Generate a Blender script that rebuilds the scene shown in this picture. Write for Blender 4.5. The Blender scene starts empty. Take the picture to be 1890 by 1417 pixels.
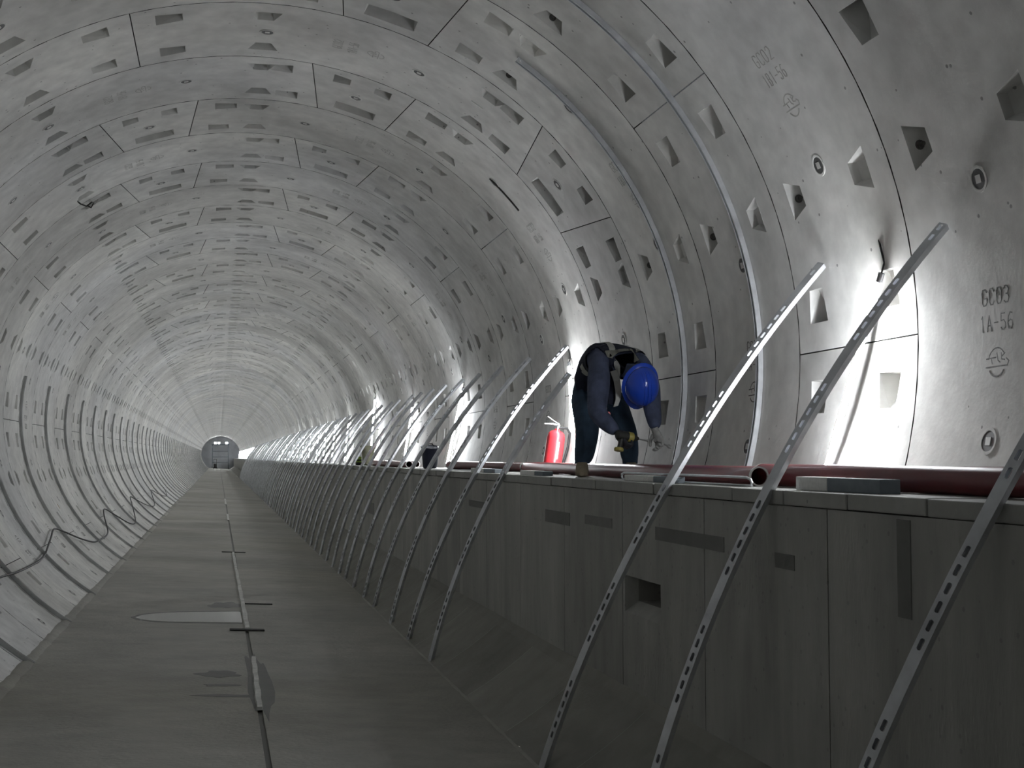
import bpy, bmesh, math, random
from mathutils import Vector, Matrix
from mathutils.geometry import delaunay_2d_cdt
from mathutils.bvhtree import BVHTree

S = bpy.context.scene
COL = S.collection
random.seed(7)

# ------------------------------------------------------------------ dimensions of the tunnel
RX, RZ = 2.782, 2.573           # half width, half height of the bore
RW = 1.2                        # width of one lining ring
Y0 = 5.159                      # near face of ring 0
R = math.radians

# ------------------------------------------------------------------ camera, world, exposure
YAW, PIT = .2270, .0580
cam_d = bpy.data.cameras.new('camera')
cam = bpy.data.objects.new('camera', cam_d)
COL.objects.link(cam)
cam_d.sensor_width = 36.0
cam_d.lens = 2342.35 * 36.0 / 1890.0
cam_d.clip_start, cam_d.clip_end = .05, 600
fw = Vector((math.sin(YAW) * math.cos(PIT), math.cos(YAW) * math.cos(PIT), math.sin(PIT)))
rt = Vector((math.cos(YAW), -math.sin(YAW), 0))
up = rt.cross(fw)
cam.matrix_world = Matrix((
    (rt.x, up.x, -fw.x, -.2963), (rt.y, up.y, -fw.y, 0), (rt.z, up.z, -fw.z, -.5586), (0, 0, 0, 1)))
S.camera = cam
world = bpy.data.worlds.new('world'); S.world = world
world.use_nodes = True
world.node_tree.nodes['Background'].inputs[0].default_value = (.5, .52, .55, 1)
world.node_tree.nodes['Background'].inputs[1].default_value = .03
S.view_settings.view_transform = 'Standard'
S.view_settings.look = 'None'
S.view_settings.gamma = 1
S.view_settings.use_curve_mapping = False
S.view_settings.exposure = 2.10
S.cycles.max_bounces = 6
S.cycles.diffuse_bounces = 5
S.cycles.glossy_bounces = 2
S.cycles.transmission_bounces = 1
S.cycles.adaptive_threshold = .05
S.cycles.adaptive_min_samples = 20
S.cycles.sample_clamp_indirect = 6
TUBE_STRENGTH = 62.0


# ------------------------------------------------------------------ helpers
def srgb(r, g, b):
    f = lambda c: ((c / 255 + .055) / 1.055) ** 2.4 if c > 10 else c / 255 / 12.92
    return (f(r), f(g), f(b), 1)


def mat(name, col, rough=.6, metal=0., emit=None, strength=0., spec=.5, noise=None, bump=None, coat=0.):
    """noise=(scale, amount); bump=(scale, strength)"""
    m = bpy.data.materials.new(name); m.use_nodes = True
    nt = m.node_tree; b = nt.nodes['Principled BSDF']
    b.inputs['Base Color'].default_value = col
    b.inputs['Roughness'].default_value = rough
    b.inputs['Metallic'].default_value = metal
    b.inputs['Specular IOR Level'].default_value = spec
    b.inputs['Coat Weight'].default_value = coat
    if emit:
        b.inputs['Emission Color'].default_value = emit
        b.inputs['Emission Strength'].default_value = strength
    if noise or bump:
        g = nt.nodes.new('ShaderNodeNewGeometry')
    if noise:
        n = nt.nodes.new('ShaderNodeTexNoise'); n.inputs['Scale'].default_value = noise[0]; n.inputs['Detail'].default_value = 5
        nt.links.new(g.outputs['Position'], n.inputs['Vector'])
        rp = nt.nodes.new('ShaderNodeMapRange')
        rp.inputs['From Min'].default_value = .3; rp.inputs['From Max'].default_value = .7
        rp.inputs['To Min'].default_value = 1 - noise[1]; rp.inputs['To Max'].default_value = 1 + noise[1]
        nt.links.new(n.outputs['Fac'], rp.inputs['Value'])
        mx = nt.nodes.new('ShaderNodeMix'); mx.data_type = 'RGBA'; mx.blend_type = 'MULTIPLY'
        mx.inputs['Factor'].default_value = 1
        mx.inputs['A'].default_value = col
        nt.links.new(rp.outputs['Result'], mx.inputs['B'])
        nt.links.new(mx.outputs['Result'], b.inputs['Base Color'])
    if bump:
        n2 = nt.nodes.new('ShaderNodeTexNoise'); n2.inputs['Scale'].default_value = bump[0]; n2.inputs['Detail'].default_value = 4
        nt.links.new(g.outputs['Position'], n2.inputs['Vector'])
        bp = nt.nodes.new('ShaderNodeBump'); bp.inputs['Strength'].default_value = bump[1]; bp.inputs['Distance'].default_value = .02
        nt.links.new(n2.outputs['Fac'], bp.inputs['Height'])
        nt.links.new(bp.outputs['Normal'], b.inputs['Normal'])
    return m


def concrete(name, col, var=.16, blotch=.9, fine=14., stretch=(1, 1, 1), rand=.12, pores=.5, rough=.72, bump=.12, tint=None):
    """cast concrete: broad blotches, fine mottling, small pores, a random tone per piece"""
    m = bpy.data.materials.new(name); m.use_nodes = True
    nt = m.node_tree; N = nt.nodes.new; L = nt.links.new
    b = nt.nodes['Principled BSDF']
    b.inputs['Roughness'].default_value = rough
    b.inputs['Specular IOR Level'].default_value = .35
    g = N('ShaderNodeNewGeometry')
    mp = N('ShaderNodeMapping'); mp.inputs['Scale'].default_value = stretch
    L(g.outputs['Position'], mp.inputs['Vector'])
    def noise(s, d, dist=0.):
        n = N('ShaderNodeTexNoise'); n.inputs['Scale'].default_value = s; n.inputs['Detail'].default_value = d
        n.inputs['Distortion'].default_value = dist
        L(mp.outputs['Vector'], n.inputs['Vector']); return n.outputs['Fac']
    def rng(v, a, c, lo=.3, hi=.7):
        r_ = N('ShaderNodeMapRange'); r_.inputs['From Min'].default_value = lo; r_.inputs['From Max'].default_value = hi
        r_.inputs['To Min'].default_value = a; r_.inputs['To Max'].default_value = c
        L(v, r_.inputs['Value']); return r_.outputs['Result']
    def mul(a, c):
        k = N('ShaderNodeMath'); k.operation = 'MULTIPLY'; L(a, k.inputs[0]); L(c, k.inputs[1]); return k.outputs[0]
    f = mul(rng(noise(blotch, 4, .4), 1 - var, 1 + var), rng(noise(fine, 4), 1 - var * .55, 1 + var * .55))
    oi = N('ShaderNodeObjectInfo')
    f = mul(f, rng(oi.outputs['Random'], 1 - rand, 1 + rand, 0, 1))
    if pores:
        vo = N('ShaderNodeTexVoronoi'); vo.inputs['Scale'].default_value = 16
        L(g.outputs['Position'], vo.inputs['Vector'])
        ln = N('ShaderNodeMath'); ln.operation = 'LESS_THAN'; ln.inputs[1].default_value = .13
        L(vo.outputs['Distance'], ln.inputs[0])
        sel = N('ShaderNodeSeparateColor'); L(vo.outputs['Color'], sel.inputs[0])
        gt = N('ShaderNodeMath'); gt.operation = 'GREATER_THAN'; gt.inputs[1].default_value = .82
        L(sel.outputs[0], gt.inputs[0])
        pm = mul(ln.outputs[0], gt.outputs[0])
        f = mul(f, rng(pm, 1, 1 - pores, 0, 1))
    mx = N('ShaderNodeMix'); mx.data_type = 'RGBA'; mx.blend_type = 'MULTIPLY'; mx.inputs['Factor'].default_value = 1
    mx.inputs['A'].default_value = col
    L(f, mx.inputs['B'])
    out = mx.outputs['Result']
    if tint:
        m2 = N('ShaderNodeMix'); m2.data_type = 'RGBA'
        L(rng(noise(.35, 1), 0, 1, .45, .65), m2.inputs['Factor'])
        L(out, m2.inputs['A'])
        m3 = N('ShaderNodeMix'); m3.data_type = 'RGBA'; m3.blend_type = 'MULTIPLY'; m3.inputs['Factor'].default_value = 1
        L(out, m3.inputs['A']); m3.inputs['B'].default_value = tint
        L(m3.outputs['Result'], m2.inputs['B']); out = m2.outputs['Result']
    L(out, b.inputs['Base Color'])
    if bump:
        bp = N('ShaderNodeBump'); bp.inputs['Strength'].default_value = bump; bp.inputs['Distance'].default_value = .02
        L(noise(34, 2), bp.inputs['Height']); L(bp.outputs['Normal'], b.inputs['Normal'])
    return m


M = {}
M['lining'] = concrete('lining_concrete', (.665, .66, .635, 1), var=.2, blotch=.9, fine=8, rand=.11, pores=.55, bump=.05, tint=(.96, .97, 1.0, 1))
M['joint'] = mat('dark_joint_gasket', (.045, .044, .042, 1), .85)
M['letter'] = concrete('cast_lettering', (.40, .397, .38, 1), var=.1, rand=0, pores=0)
M['letter_dark'] = concrete('dark_lettering', (.12, .119, .112, 1), var=.1, rand=0, pores=0)  # darker tone for one kind of lettering
M['plug'] = mat('plug_plastic', (.10, .10, .10, 1), .6)
M['plug_white'] = mat('plug_key', (.6, .6, .58, 1), .5)
M['bolt'] = mat('bolt_steel', (.17, .165, .16, 1), .5, .6)
M['floor'] = concrete('floor_concrete', (.35, .342, .31, 1), var=.2, blotch=.5, fine=5, stretch=(.8, 1.15, 1), rand=0, pores=0, rough=.55, bump=.25, tint=(.85, .84, .80, 1))
M['slab'] = concrete('slab_concrete', (.36, .36, .34, 1), var=.12, blotch=2, rand=.08, pores=.3)
M['panel'] = concrete('platform_wall_concrete', (.36, .357, .335, 1), var=.16, blotch=1.1, fine=6, stretch=(1, 2.2, .5), rand=.10, pores=.2)
M['infill'] = concrete('infill_concrete', (.24, .235, .21, 1), var=.16, blotch=1.2, fine=6, rand=.08, pores=0)
M['patch'] = concrete('repair_mortar', (.19, .19, .18, 1), var=.1, rand=.05, pores=0)
M['galv'] = mat('galvanised_steel', (.68, .70, .73, 1), .42, .5, noise=(9, .18), bump=(70, .05))
M['steel_dark'] = mat('weathered_steel', (.40, .405, .40, 1), .5, .4, noise=(4, .25))
M['red_pipe'] = mat('red_painted_pipe', (.17, .022, .03, 1), .38, 0, noise=(3, .15), coat=.2)
M['pipe_rim'] = mat('bare_pipe_rim', (.55, .54, .52, 1), .5, .3)
M['black'] = mat('black_rubber', (.015, .015, .016, 1), .55)
M['cable'] = mat('dark_cable', (.02, .02, .02, 1), .6)
M['tube'] = mat('lit_tube', (1, 1, 1, 1), .4, emit=(.94, .97, 1, 1), strength=TUBE_STRENGTH)
M['cap'] = mat('tube_cap', (.35, .35, .36, 1), .4, .3)
M['flood'] = mat('lit_floodlight', (1, 1, 1, 1), .4, emit=(.96, .98, 1, 1), strength=30)
M['navy'] = mat('navy_cloth', (.058, .072, .125, 1), .85, noise=(14, .3), bump=(24, .35))
M['trouser'] = mat('dark_teal_cloth', (.024, .048, .082, 1), .85, noise=(10, .3), bump=(20, .35))
M['vest'] = mat('black_navy_mesh', (.010, .013, .03, 1), .9, bump=(120, .2))
M['reflect'] = mat('grey_reflective_tape', (.42, .42, .40, 1), .55, .15, noise=(30, .08))
M['olive_tape'] = mat('dull_shoulder_tape', (.20, .20, .175, 1), .7, noise=(20, .12))
M['helmet'] = mat('blue_plastic', (.012, .062, .50, 1), .28, coat=.4)
M['skin'] = mat('skin', (.38, .22, .15, 1), .6)
M['hair'] = mat('black_hair', (.012, .011, .010, 1), .7)
M['glove_grey'] = mat('grey_glove', (.30, .30, .29, 1), .8, noise=(40, .2))
M['glove_dark'] = mat('dark_glove', (.022, .024, .03, 1), .8)
M['boot'] = mat('tan_boot', (.24, .20, .14, 1), .8, noise=(20, .2))
M['yellow'] = mat('yellow_plastic', (.33, .28, .07, 1), .45)
M['drill_black'] = mat('black_plastic', (.02, .02, .018, 1), .5)
M['chrome'] = mat('bright_steel', (.75, .75, .76, 1), .25, 1.)
M['white'] = mat('white_plastic', (.75, .75, .73, 1), .5)
M['ext_red'] = mat('extinguisher_red', (.50, .03, .04, 1), .35, coat=.3)
M['block_lit'] = mat('foam_lit', (.82, .82, .80, 1), .8, noise=(60, .08))  # lamplit end of a pale grey block, brightness put into the colour
M['block_shade'] = mat('foam_shaded', (.22, .25, .28, 1), .8, noise=(30, .08))  # other end of the same block, shade put into the colour
M['navy_plastic'] = mat('dark_navy_bag', (.012, .016, .04, 1), .55, bump=(12, .3))
M['olive'] = mat('pale_olive_sack', (.24, .24, .17, 1), .8, noise=(12, .2), bump=(14, .3))
M['lime'] = mat('lime_paint', (.28, .42, .06, 1), .5)
M['ochre'] = mat('rust_stain', (.30, .19, .08, 1), .8, noise=(20, .3))
M['pale_strip'] = mat('pale_plastic_strip', (.58, .58, .55, 1), .5, noise=(12, .25))
M['groove'] = mat('dark_groove', (.10, .098, .088, 1), .5)  # groove bed, darker than the floor
M['wet'] = mat('wet_concrete', (.14, .137, .122, 1), .24, noise=(5, .25), spec=.6)
M['damp'] = mat('damp_edge', (.05, .048, .042, 1), .4, noise=(9, .3))
M['grime'] = mat('dark_grime', (.03, .03, .028, 1), .7)
M['frame_grey'] = mat('painted_frame', (.12, .14, .16, 1), .6)
M['end_wall'] = concrete('end_wall_concrete', (.6, .62, .65, 1), rand=0, pores=0)


def mesh(name, v, f, m, smooth=False):
    me = bpy.data.meshes.new(name)
    me.from_pydata([tuple(p) for p in v], [], f)
    if isinstance(m, (list, tuple)):
        for k in m: me.materials.append(M[k])
    else:
        me.materials.append(M[m])
    if smooth:
        me.polygons.foreach_set('use_smooth', [True] * len(me.polygons))
    me.update()
    return me


def link(name, data, parent=None, loc=None):
    o = bpy.data.objects.new(name, data)
    COL.objects.link(o)
    if parent is not None: o.parent = parent
    if loc is not None: o.location = loc
    return o


def tag(o, label, cat, group=None):
    o['label'] = label; o['category'] = cat
    if group: o['group'] = group
    return o


def thing(name, label, cat, loc=(0, 0, 0), group=None):
    return tag(link(name, None, None, loc), label, cat, group)


def copy_tree(o, parent=None):
    c = o.copy(); COL.objects.link(c)
    if parent is not None: c.parent = parent
    for ch in list(o.children): copy_tree(ch, c)
    return c


class MB:
    """collects simple solids into one mesh"""
    def __init__(self): self.v, self.f, self.mi = [], [], []
    def add(self, v, f, mi=0):
        n = len(self.v); self.v += [Vector(p) for p in v]
        self.f += [tuple(i + n for i in q) for q in f]; self.mi += [mi] * len(f)
    def box(self, x0, x1, y0, y1, z0, z1, mi=0, bev=0.):
        if bev > 0:
            bm = bmesh.new(); bmesh.ops.create_cube(bm, size=1)
            for q in bm.verts: q.co = Vector((x0 + (q.co.x + .5) * (x1 - x0), y0 + (q.co.y + .5) * (y1 - y0), z0 + (q.co.z + .5) * (z1 - z0)))
            bmesh.ops.bevel(bm, geom=bm.edges[:], offset=bev, segments=2, profile=.5, affect='EDGES')
            bm.verts.index_update()
            self.add([q.co.copy() for q in bm.verts], [tuple(w.index for w in p.verts) for p in bm.faces], mi); bm.free(); return
        v = [(x, y, z) for x in (x0, x1) for y in (y0, y1) for z in (z0, z1)]
        self.add(v, [(0, 1, 3, 2), (4, 6, 7, 5), (0, 4, 5, 1), (2, 3, 7, 6), (0, 2, 6, 4), (1, 5, 7, 3)], mi)
    def tube(self, pts, r, n=10, mi=0, caps=True):
        pts = [Vector(p) for p in pts]; rr = r if isinstance(r, (list, tuple)) else [r] * len(pts)
        v, f = [], []
        ref = Vector((0, 0, 1))
        a = None
        for i, p in enumerate(pts):
            t = (pts[min(i + 1, len(pts) - 1)] - pts[max(i - 1, 0)]).normalized()
            if a is None:
                a = t.cross(ref)
                if a.length < .1: a = t.cross(Vector((1, 0, 0)))
            a = (a - t * a.dot(t)).normalized(); b = t.cross(a)
            for k in range(n):
                th = 2 * math.pi * k / n
                v.append(p + (a * math.cos(th) + b * math.sin(th)) * rr[i])
        for i in range(len(pts) - 1):
            for k in range(n):
                k2 = (k + 1) % n
                f.append((i * n + k, i * n + k2, (i + 1) * n + k2, (i + 1) * n + k))
        if caps:
            f.append(tuple(range(n - 1, -1, -1))); f.append(tuple((len(pts) - 1) * n + k for k in range(n)))
        self.add(v, f, mi)
    def lathe(self, prof, origin, axis=(0, 0, 1), n=20, mi=0):
        """prof: list of (radius, height) along axis"""
        ax = Vector(axis).normalized(); a = ax.cross(Vector((.31, .2, .9)) if abs(ax.z) < .9 else Vector((1, 0, 0))).normalized(); b = ax.cross(a)
        o = Vector(origin); v, f = [], []
        for r_, h in prof:
            for k in range(n):
                th = 2 * math.pi * k / n
                v.append(o + ax * h + (a * math.cos(th) + b * math.sin(th)) * r_)
        for i in range(len(prof) - 1):
            for k in range(n):
                k2 = (k + 1) % n
                f.append((i * n + k, i * n + k2, (i + 1) * n + k2, (i + 1) * n + k))
        f.append(tuple(range(n - 1, -1, -1))); f.append(tuple((len(prof) - 1) * n + k for k in range(n)))
        self.add(v, f, mi)
    def mesh(self, name, m, smooth=False):
        me = mesh(name, self.v, self.f, m, smooth)
        if any(self.mi): me.polygons.foreach_set('material_index', self.mi)
        if smooth: me.set_sharp_from_angle(angle=R(38))
        return me
    def obj(self, name, m, parent=None, smooth=False):
        return link(name, self.mesh(name, m, smooth), parent)


def bore(phi, d=0.):
    """point (x, z) of the bore at angle phi (degrees), d metres outward of it"""
    a = R(phi); c, s = math.cos(a), math.sin(a)
    nx, nz = c / RX, s / RZ; l = math.hypot(nx, nz)
    return RX * c + nx / l * d, RZ * s + nz / l * d


def onwall(phi, y, d=0.):
    x, z = bore(phi, d); return Vector((x, y, z))


def ring_y(r): return Y0 + RW * r


# ================================================================== THE LINING
GAP = .0048
JOINTS = [(0, 0), (64.2, 66.4), (82.0, 79.3), (145.9, 145.9), (217.3, 217.3), (288.6, 288.6), (360, 360)]
KINDS = ['B1', 'K', 'B2', 'A', 'A', 'A']
DEEP = .155


def pockets_for(seg, rot):
    """bolt pockets of one segment: (four corners (phi, y), four depths), corner 0-1 = deep side"""
    (n0, f0), (n1, f1) = JOINTS[seg], JOINTS[seg + 1]
    kind = KINDS[seg]; out = []
    # bolts to the neighbouring rings, every 36 degrees
    for k in range(-3, 24):
        c = 18.1 + 36 * k - rot
        for y0, y1, at in ((.15, .285, 0), (.85, .715, 1)):
            lo = n0 + (f0 - n0) * at; hi = n1 + (f1 - n1) * at
            if lo + 4.5 < c < hi - 4.5 and kind != 'K':
                out.append(([(c + 2.3, y0), (c - 2.3, y0), (c - 1.2, y1), (c + 1.2, y1)], (DEEP, DEEP, .045, .045)))
    # bolts across the joints between segments
    for ya, yb, sgn in ((.12, .285, 0), (.715, .88, 1)):
        for (jn, jf), d in ((JOINTS[seg], 1), (JOINTS[seg + 1], -1)):
            j = jn + (jf - jn) * (.2 if sgn == 0 else .8)
            if kind == 'K' and sgn == 1:
                continue
            a, b = j + 3.4 * d, j + (7.3 if kind != 'K' else 6.3) * d
            out.append(([(a, ya), (a, yb), (b, yb - .022), (b, ya + .022)], (DEEP, DEEP, .045, .045)))
    if kind == 'K':
        j0 = n0 + (f0 - n0) * .8; j1 = n1 + (f1 - n1) * .8
        out.append(([(j0 + 3.2, .715), (j1 - 3.2, .715), (j1 - 3.2, .88), (j0 + 3.2, .88)], (.08, .08, .14, .14)))
    # pockets below the track bed and behind the walkway are filled with mortar
    keep = []
    for poly, dep in out:
        g = (sum(p[0] for p in poly) / 4 + rot + 180) % 360 - 180
        if not (-128 < g < -17): keep.append((poly, dep))
    return keep


def in_poly(p, poly):
    s = None
    for i in range(len(poly)):
        a, b = poly[i], poly[(i + 1) % len(poly)]
        c = (b[0] - a[0]) * (p[1] - a[1]) - (b[1] - a[1]) * (p[0] - a[0])
        if abs(c) < 1e-12: continue
        if s is None: s = c > 0
        elif (c > 0) != s: return False
    return True


def segment_geo(seg, rot):
    (n0, f0), (n1, f1) = JOINTS[seg], JOINTS[seg + 1]
    g = .075
    n0, f0, n1, f1 = n0 + g, f0 + g, n1 - g, f1 - g
    ya, yb = GAP / RW, 1 - GAP / RW
    K = max(4, int((n1 - n0) / 3.6))
    near = [(n0 + (n1 - n0) * i / K, ya) for i in range(K + 1)]
    far = [(f0 + (f1 - f0) * i / K, yb) for i in range(K + 1)]
    pk = pockets_for(seg, rot)
    sc = 20.0       # phi is divided so both axes are of like size
    V, Eg = [], []
    def addv(p): V.append(Vector((p[0] / sc, p[1]))); return len(V) - 1
    a = [addv(p) for p in near]; b = [addv(p) for p in far]
    for i in range(K):
        Eg += [(a[i], a[i + 1]), (b[i], b[i + 1])]
    for i in range(K + 1):
        Eg.append((a[i], b[i]))
    for poly, _ in pk:
        q = [addv(p) for p in poly]
        Eg += [(q[i], q[(i + 1) % 4]) for i in range(4)]
    v2, e2, f2, *_ = delaunay_2d_cdt(V, Eg, [], 0, 1e-6)
    outline = [(n0, ya), (n1, ya), (f1, yb), (f0, yb)]
    verts, faces, smooth = [], [], []
    def P(phi, y, d=0.):
        x, z = bore(phi + rot, d); return (x, y * RW, z)
    verts = [P(p.x * sc, p.y) for p in v2]
    for t in f2:
        c = (sum(v2[i].x for i in t) / 3 * sc, sum(v2[i].y for i in t) / 3)
        if not in_poly(c, outline) or any(in_poly(c, poly) for poly, _ in pk): continue
        faces.append(tuple(t)); smooth.append(True)
    # pockets
    for poly, dep in pk:
        cx = sum(p[0] for p in poly) / 4; cy = sum(p[1] for p in poly) / 4
        top = [P(*p) for p in poly]
        bot = []
        for p, d in zip(poly, dep):
            k = .80 if d > .03 else .97
            # the deep wall stays upright: shrink only along that wall
            dx, dy = p[0] - cx, p[1] - cy
            e = (poly[1][0] - poly[0][0], poly[1][1] - poly[0][1])
            if abs(e[0]) > abs(e[1]) * 10: bot.append(P(cx + dx * k, p[1] - dy * .04, d))
            else: bot.append(P(p[0] - dx * .04, cy + dy * k, d))
        n = len(verts); verts += top + bot
        for i in range(4):
            j = (i + 1) % 4
            faces.append((n + i, n + j, n + 4 + j, n + 4 + i)); smooth.append(False)
        faces.append((n + 4, n + 5, n + 6, n + 7)); smooth.append(False)
    # thickness shown in the joints
    loop = near + [(n1 + (f1 - n1) * t, ya + (yb - ya) * t) for t in (.5,)] + far[::-1] + [(f0 + (n0 - f0) * t, yb + (ya - yb) * t) for t in (.5,)]
    n = len(verts); L = len(loop)
    verts += [P(*p) for p in loop] + [P(*p, .07) for p in loop]
    for i in range(L):
        j = (i + 1) % L
        faces.append((n + i, n + j, n + L + j, n + L + i)); smooth.append(False)
    mats = [0] * (len(faces) - L) + [1] * L
    return verts, faces, smooth, mats


def fix_normals(me):
    bm = bmesh.new(); bm.from_mesh(me)
    for f in bm.faces:
        c = f.calc_center_median(); inward = Vector((-c.x / RX ** 2, 0, -c.z / RZ ** 2))
        if f.smooth and f.normal.dot(inward) < 0: f.normal_flip()
    bm.to_mesh(me); bm.free()


def rot_of(r): return -36.6 if r == 3 else (0. if r % 2 == 0 else 36.3)


GEO = {}
SEGMESH = {}
for rot in (0., 36.3, -36.6):
    for s in range(6):
        GEO[rot, s] = segment_geo(s, rot)
        v, f, sm, mt = GEO[rot, s]
        me = mesh('lining_segment', v, f, ['lining', 'joint'])
        me.polygons.foreach_set('material_index', mt)
        me.polygons.foreach_set('use_smooth', sm)
        fix_normals(me)
        SEGMESH[rot, s] = me

# --- cast lettering, single strokes
GLYPH = {
    'G': [[(.9, .85), (.7, 1), (.25, 1), (.05, .8), (.05, .2), (.25, 0), (.7, 0), (.92, .2), (.92, .45), (.55, .45)]],
    'C': [[(.9, .82), (.7, 1), (.25, 1), (.05, .8), (.05, .2), (.25, 0), (.7, 0), (.9, .18)]],
    '0': [[(.25, 0), (.05, .2), (.05, .8), (.25, 1), (.7, 1), (.9, .8), (.9, .2), (.7, 0), (.25, 0)]],
    '2': [[(.05, .8), (.25, 1), (.7, 1), (.9, .8), (.9, .6), (.05, 0), (.92, 0)]],
    '3': [[(.05, .9), (.25, 1), (.7, 1), (.9, .8), (.7, .53), (.4, .53)], [(.7, .53), (.92, .28), (.7, 0), (.25, 0), (.05, .12)]],
    '1': [[(.3, .85), (.5, 1), (.5, 0)]],
    'A': [[(.05, 0), (.48, 1), (.92, 0)], [(.2, .35), (.76, .35)]],
    'B': [[(.08, 0), (.08, 1), (.65, 1), (.85, .8), (.65, .53), (.08, .53)], [(.65, .53), (.92, .27), (.65, 0), (.08, 0)]],
    '-': [[(.1, .5), (.85, .5)]],
    '5': [[(.85, 1), (.12, 1), (.08, .55), (.6, .6), (.9, .4), (.85, .12), (.6, 0), (.2, 0), (.05, .12)]],
    '6': [[(.85, .95), (.5, 1), (.15, .75), (.05, .35), (.2, .02), (.65, 0), (.9, .2), (.85, .48), (.5, .55), (.1, .42)]],
}


def arc(a0, a1, n=8, r=1.): return [(r * math.cos(R(a0 + (a1 - a0) * i / n)), r * math.sin(R(a0 + (a1 - a0) * i / n))) for i in range(n + 1)]


LOGO = [arc(165, 40), arc(215, 325), [(-1.25, -.32), (1.25, -.28), (1.4, .02), (1.1, .22)], [(-1.25, .28), (-.1, .34)], [(-.65, .3), (-.52, -.08)],
        [(.0, .62), (.14, .12), (.38, -.02)], [(.5, .62), (.55, .18), (.92, .12)], [(.92, .58), (.62, .4)]]


def lettering_mesh(lines, phi0, rot):
    """two lines of text and a round emblem, cast in relief on the bore at phi0"""
    mb = MB()
    def stroke(pl, cu, cv, su, sv, wd):
        for i in range(len(pl) - 1):
            p = Vector((cu + pl[i][0] * su, cv + pl[i][1] * sv)); q = Vector((cu + pl[i + 1][0] * su, cv + pl[i + 1][1] * sv))
            t = (q - p).normalized(); n = Vector((-t.y, t.x)) * wd / 2; p = p - t * wd * .4; q = q + t * wd * .4
            c = [p + n, p - n, q - n, q + n]
            def W(u, d): return onwall(phi0 + rot + math.degrees(u.y / 2.7), RW * .5 - u.x, d)
            top = [W(u, -.0016) for u in c]; bot = [W(u, .004) for u in c]
            mb.add(top + bot, [(0, 1, 2, 3), (0, 4, 5, 1), (1, 5, 6, 2), (2, 6, 7, 3), (3, 7, 4, 0)])
    for txt, dv, w in ((lines[0], .025, .20), (lines[1], -.088, .235)):
        adv = w / len(txt)
        for i, ch in enumerate(txt):
            for pl in GLYPH[ch]: stroke(pl, -w / 2 + i * adv, dv, adv * .74, .068, .0052)
    for pl in LOGO: stroke(pl, 0, -.225, .058, .062, .006)
    return mb.mesh('lettering', 'letter_dark' if lines[0] == 'GC03' else 'letter')


def plug_mesh(phi):
    mb = MB()
    c = onwall(phi, RW * .5); nx = onwall(phi, RW * .5, 1.) - c
    mb.lathe([(.058, .004), (.056, -.0045), (.045, -.0045), (.042, -.002), (.001, -.002)], c, nx, 20, 0)
    mb.lathe([(.043, .0), (.043, -.003), (.001, -.003)], c, nx, 20, 1)
    t = Vector((0, 1, 0)); b = nx.cross(t)
    q = [c - nx * .0048 + (t * i + b * j) * .017 for i, j in ((-1, -1), (1, -1), (1, 1), (-1, 1))]; q2 = [p + nx * .006 for p in q]
    mb.add(q + q2, [(0, 1, 2, 3), (0, 4, 5, 1), (1, 5, 6, 2), (2, 6, 7, 3), (3, 7, 4, 0)], 2)
    return mb.mesh('grout_plug', ['lining', 'plug', 'plug_white'])


def bolt_mesh(phi, yf, sgn):
    """nut and washer on the upright wall of a pocket"""
    mb = MB(); c = onwall(phi, RW * yf, .058); ax = Vector((0, sgn, 0))
    mb.lathe([(.023, 0), (.023, .006), (.015, .006), (.015, .022), (.010, .022), (.010, .036), (.001, .036)], c - ax * .004, ax, 12)
    return mb.mesh('bolt', 'bolt')


CACHE = {}


def cached(key, fn):
    if key not in CACHE: CACHE[key] = fn()
    return CACHE[key]


lining = link('wall_lining', None); lining['kind'] = 'structure'
lining['label'] = 'curved grey concrete segment lining of the tunnel'
FIRST, LAST, END = -2, 47, 157
TEXT = {'A': ('GC03', '1A-56'), 'B1': ('GC02', '1B1-56'), 'B2': ('GC02', '1B1-56')}
for r in range(FIRST, LAST + 1):
    rot = rot_of(r)
    for s in range(6):
        o = link('lining_segment', SEGMESH[rot, s], lining, (0, ring_y(r), 0))
        mid = (JOINTS[s][0] + JOINTS[s + 1][0]) / 2 + .35
        g = (mid + rot + 180) % 360 - 180
        visible = not (-128 < g < -50)
        if r <= 11 and visible and KINDS[s] != 'K' and r >= -1:
            link('lettering', cached(('t', rot, s), lambda: lettering_mesh(TEXT[KINDS[s]], mid, rot)), o)
        if r <= 20 and visible and r >= -1:
            for dp in ((-12, 12) if KINDS[s] != 'K' else (0,)):
                link('grout_plug', cached(('p', rot, s, dp), lambda: plug_mesh(mid + rot + dp)), o)
        if -1 <= r <= 2:
            for poly, dep in pockets_for(s, rot):
                c = sum(p[0] for p in poly) / 4
                if poly[0][1] == poly[1][1] and poly[0][1] == .85 and -5 < (c + rot + 180) % 360 - 180 < 60:
                    link('bolt', cached(('b', round(c + rot, 1)), lambda: bolt_mesh(c + rot, .85, -1)), o)


def joined_rings(a, b, skip=()):
    V, F, SM, MT = [], [], [], []
    for r in range(a, b + 1):
        y = ring_y(r)
        for s in range(6):
            v, f, sm, mt = GEO[rot_of(r), s]; n = len(V); MT += mt
            V += [(p[0], p[1] + y, p[2]) for p in v]; F += [tuple(i + n for i in q) for q in f]; SM += sm
    me = mesh('far_lining', V, F, ['lining', 'joint']); me.polygons.foreach_set('material_index', MT); me.polygons.foreach_set('use_smooth', SM); fix_normals(me)
    return me


o = link('far_lining_segments', joined_rings(LAST + 1, END), lining); o['kind'] = 'stuff'
o = link('lining_segments_behind', joined_rings(-18, FIRST - 1), lining); o['kind'] = 'stuff'

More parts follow.
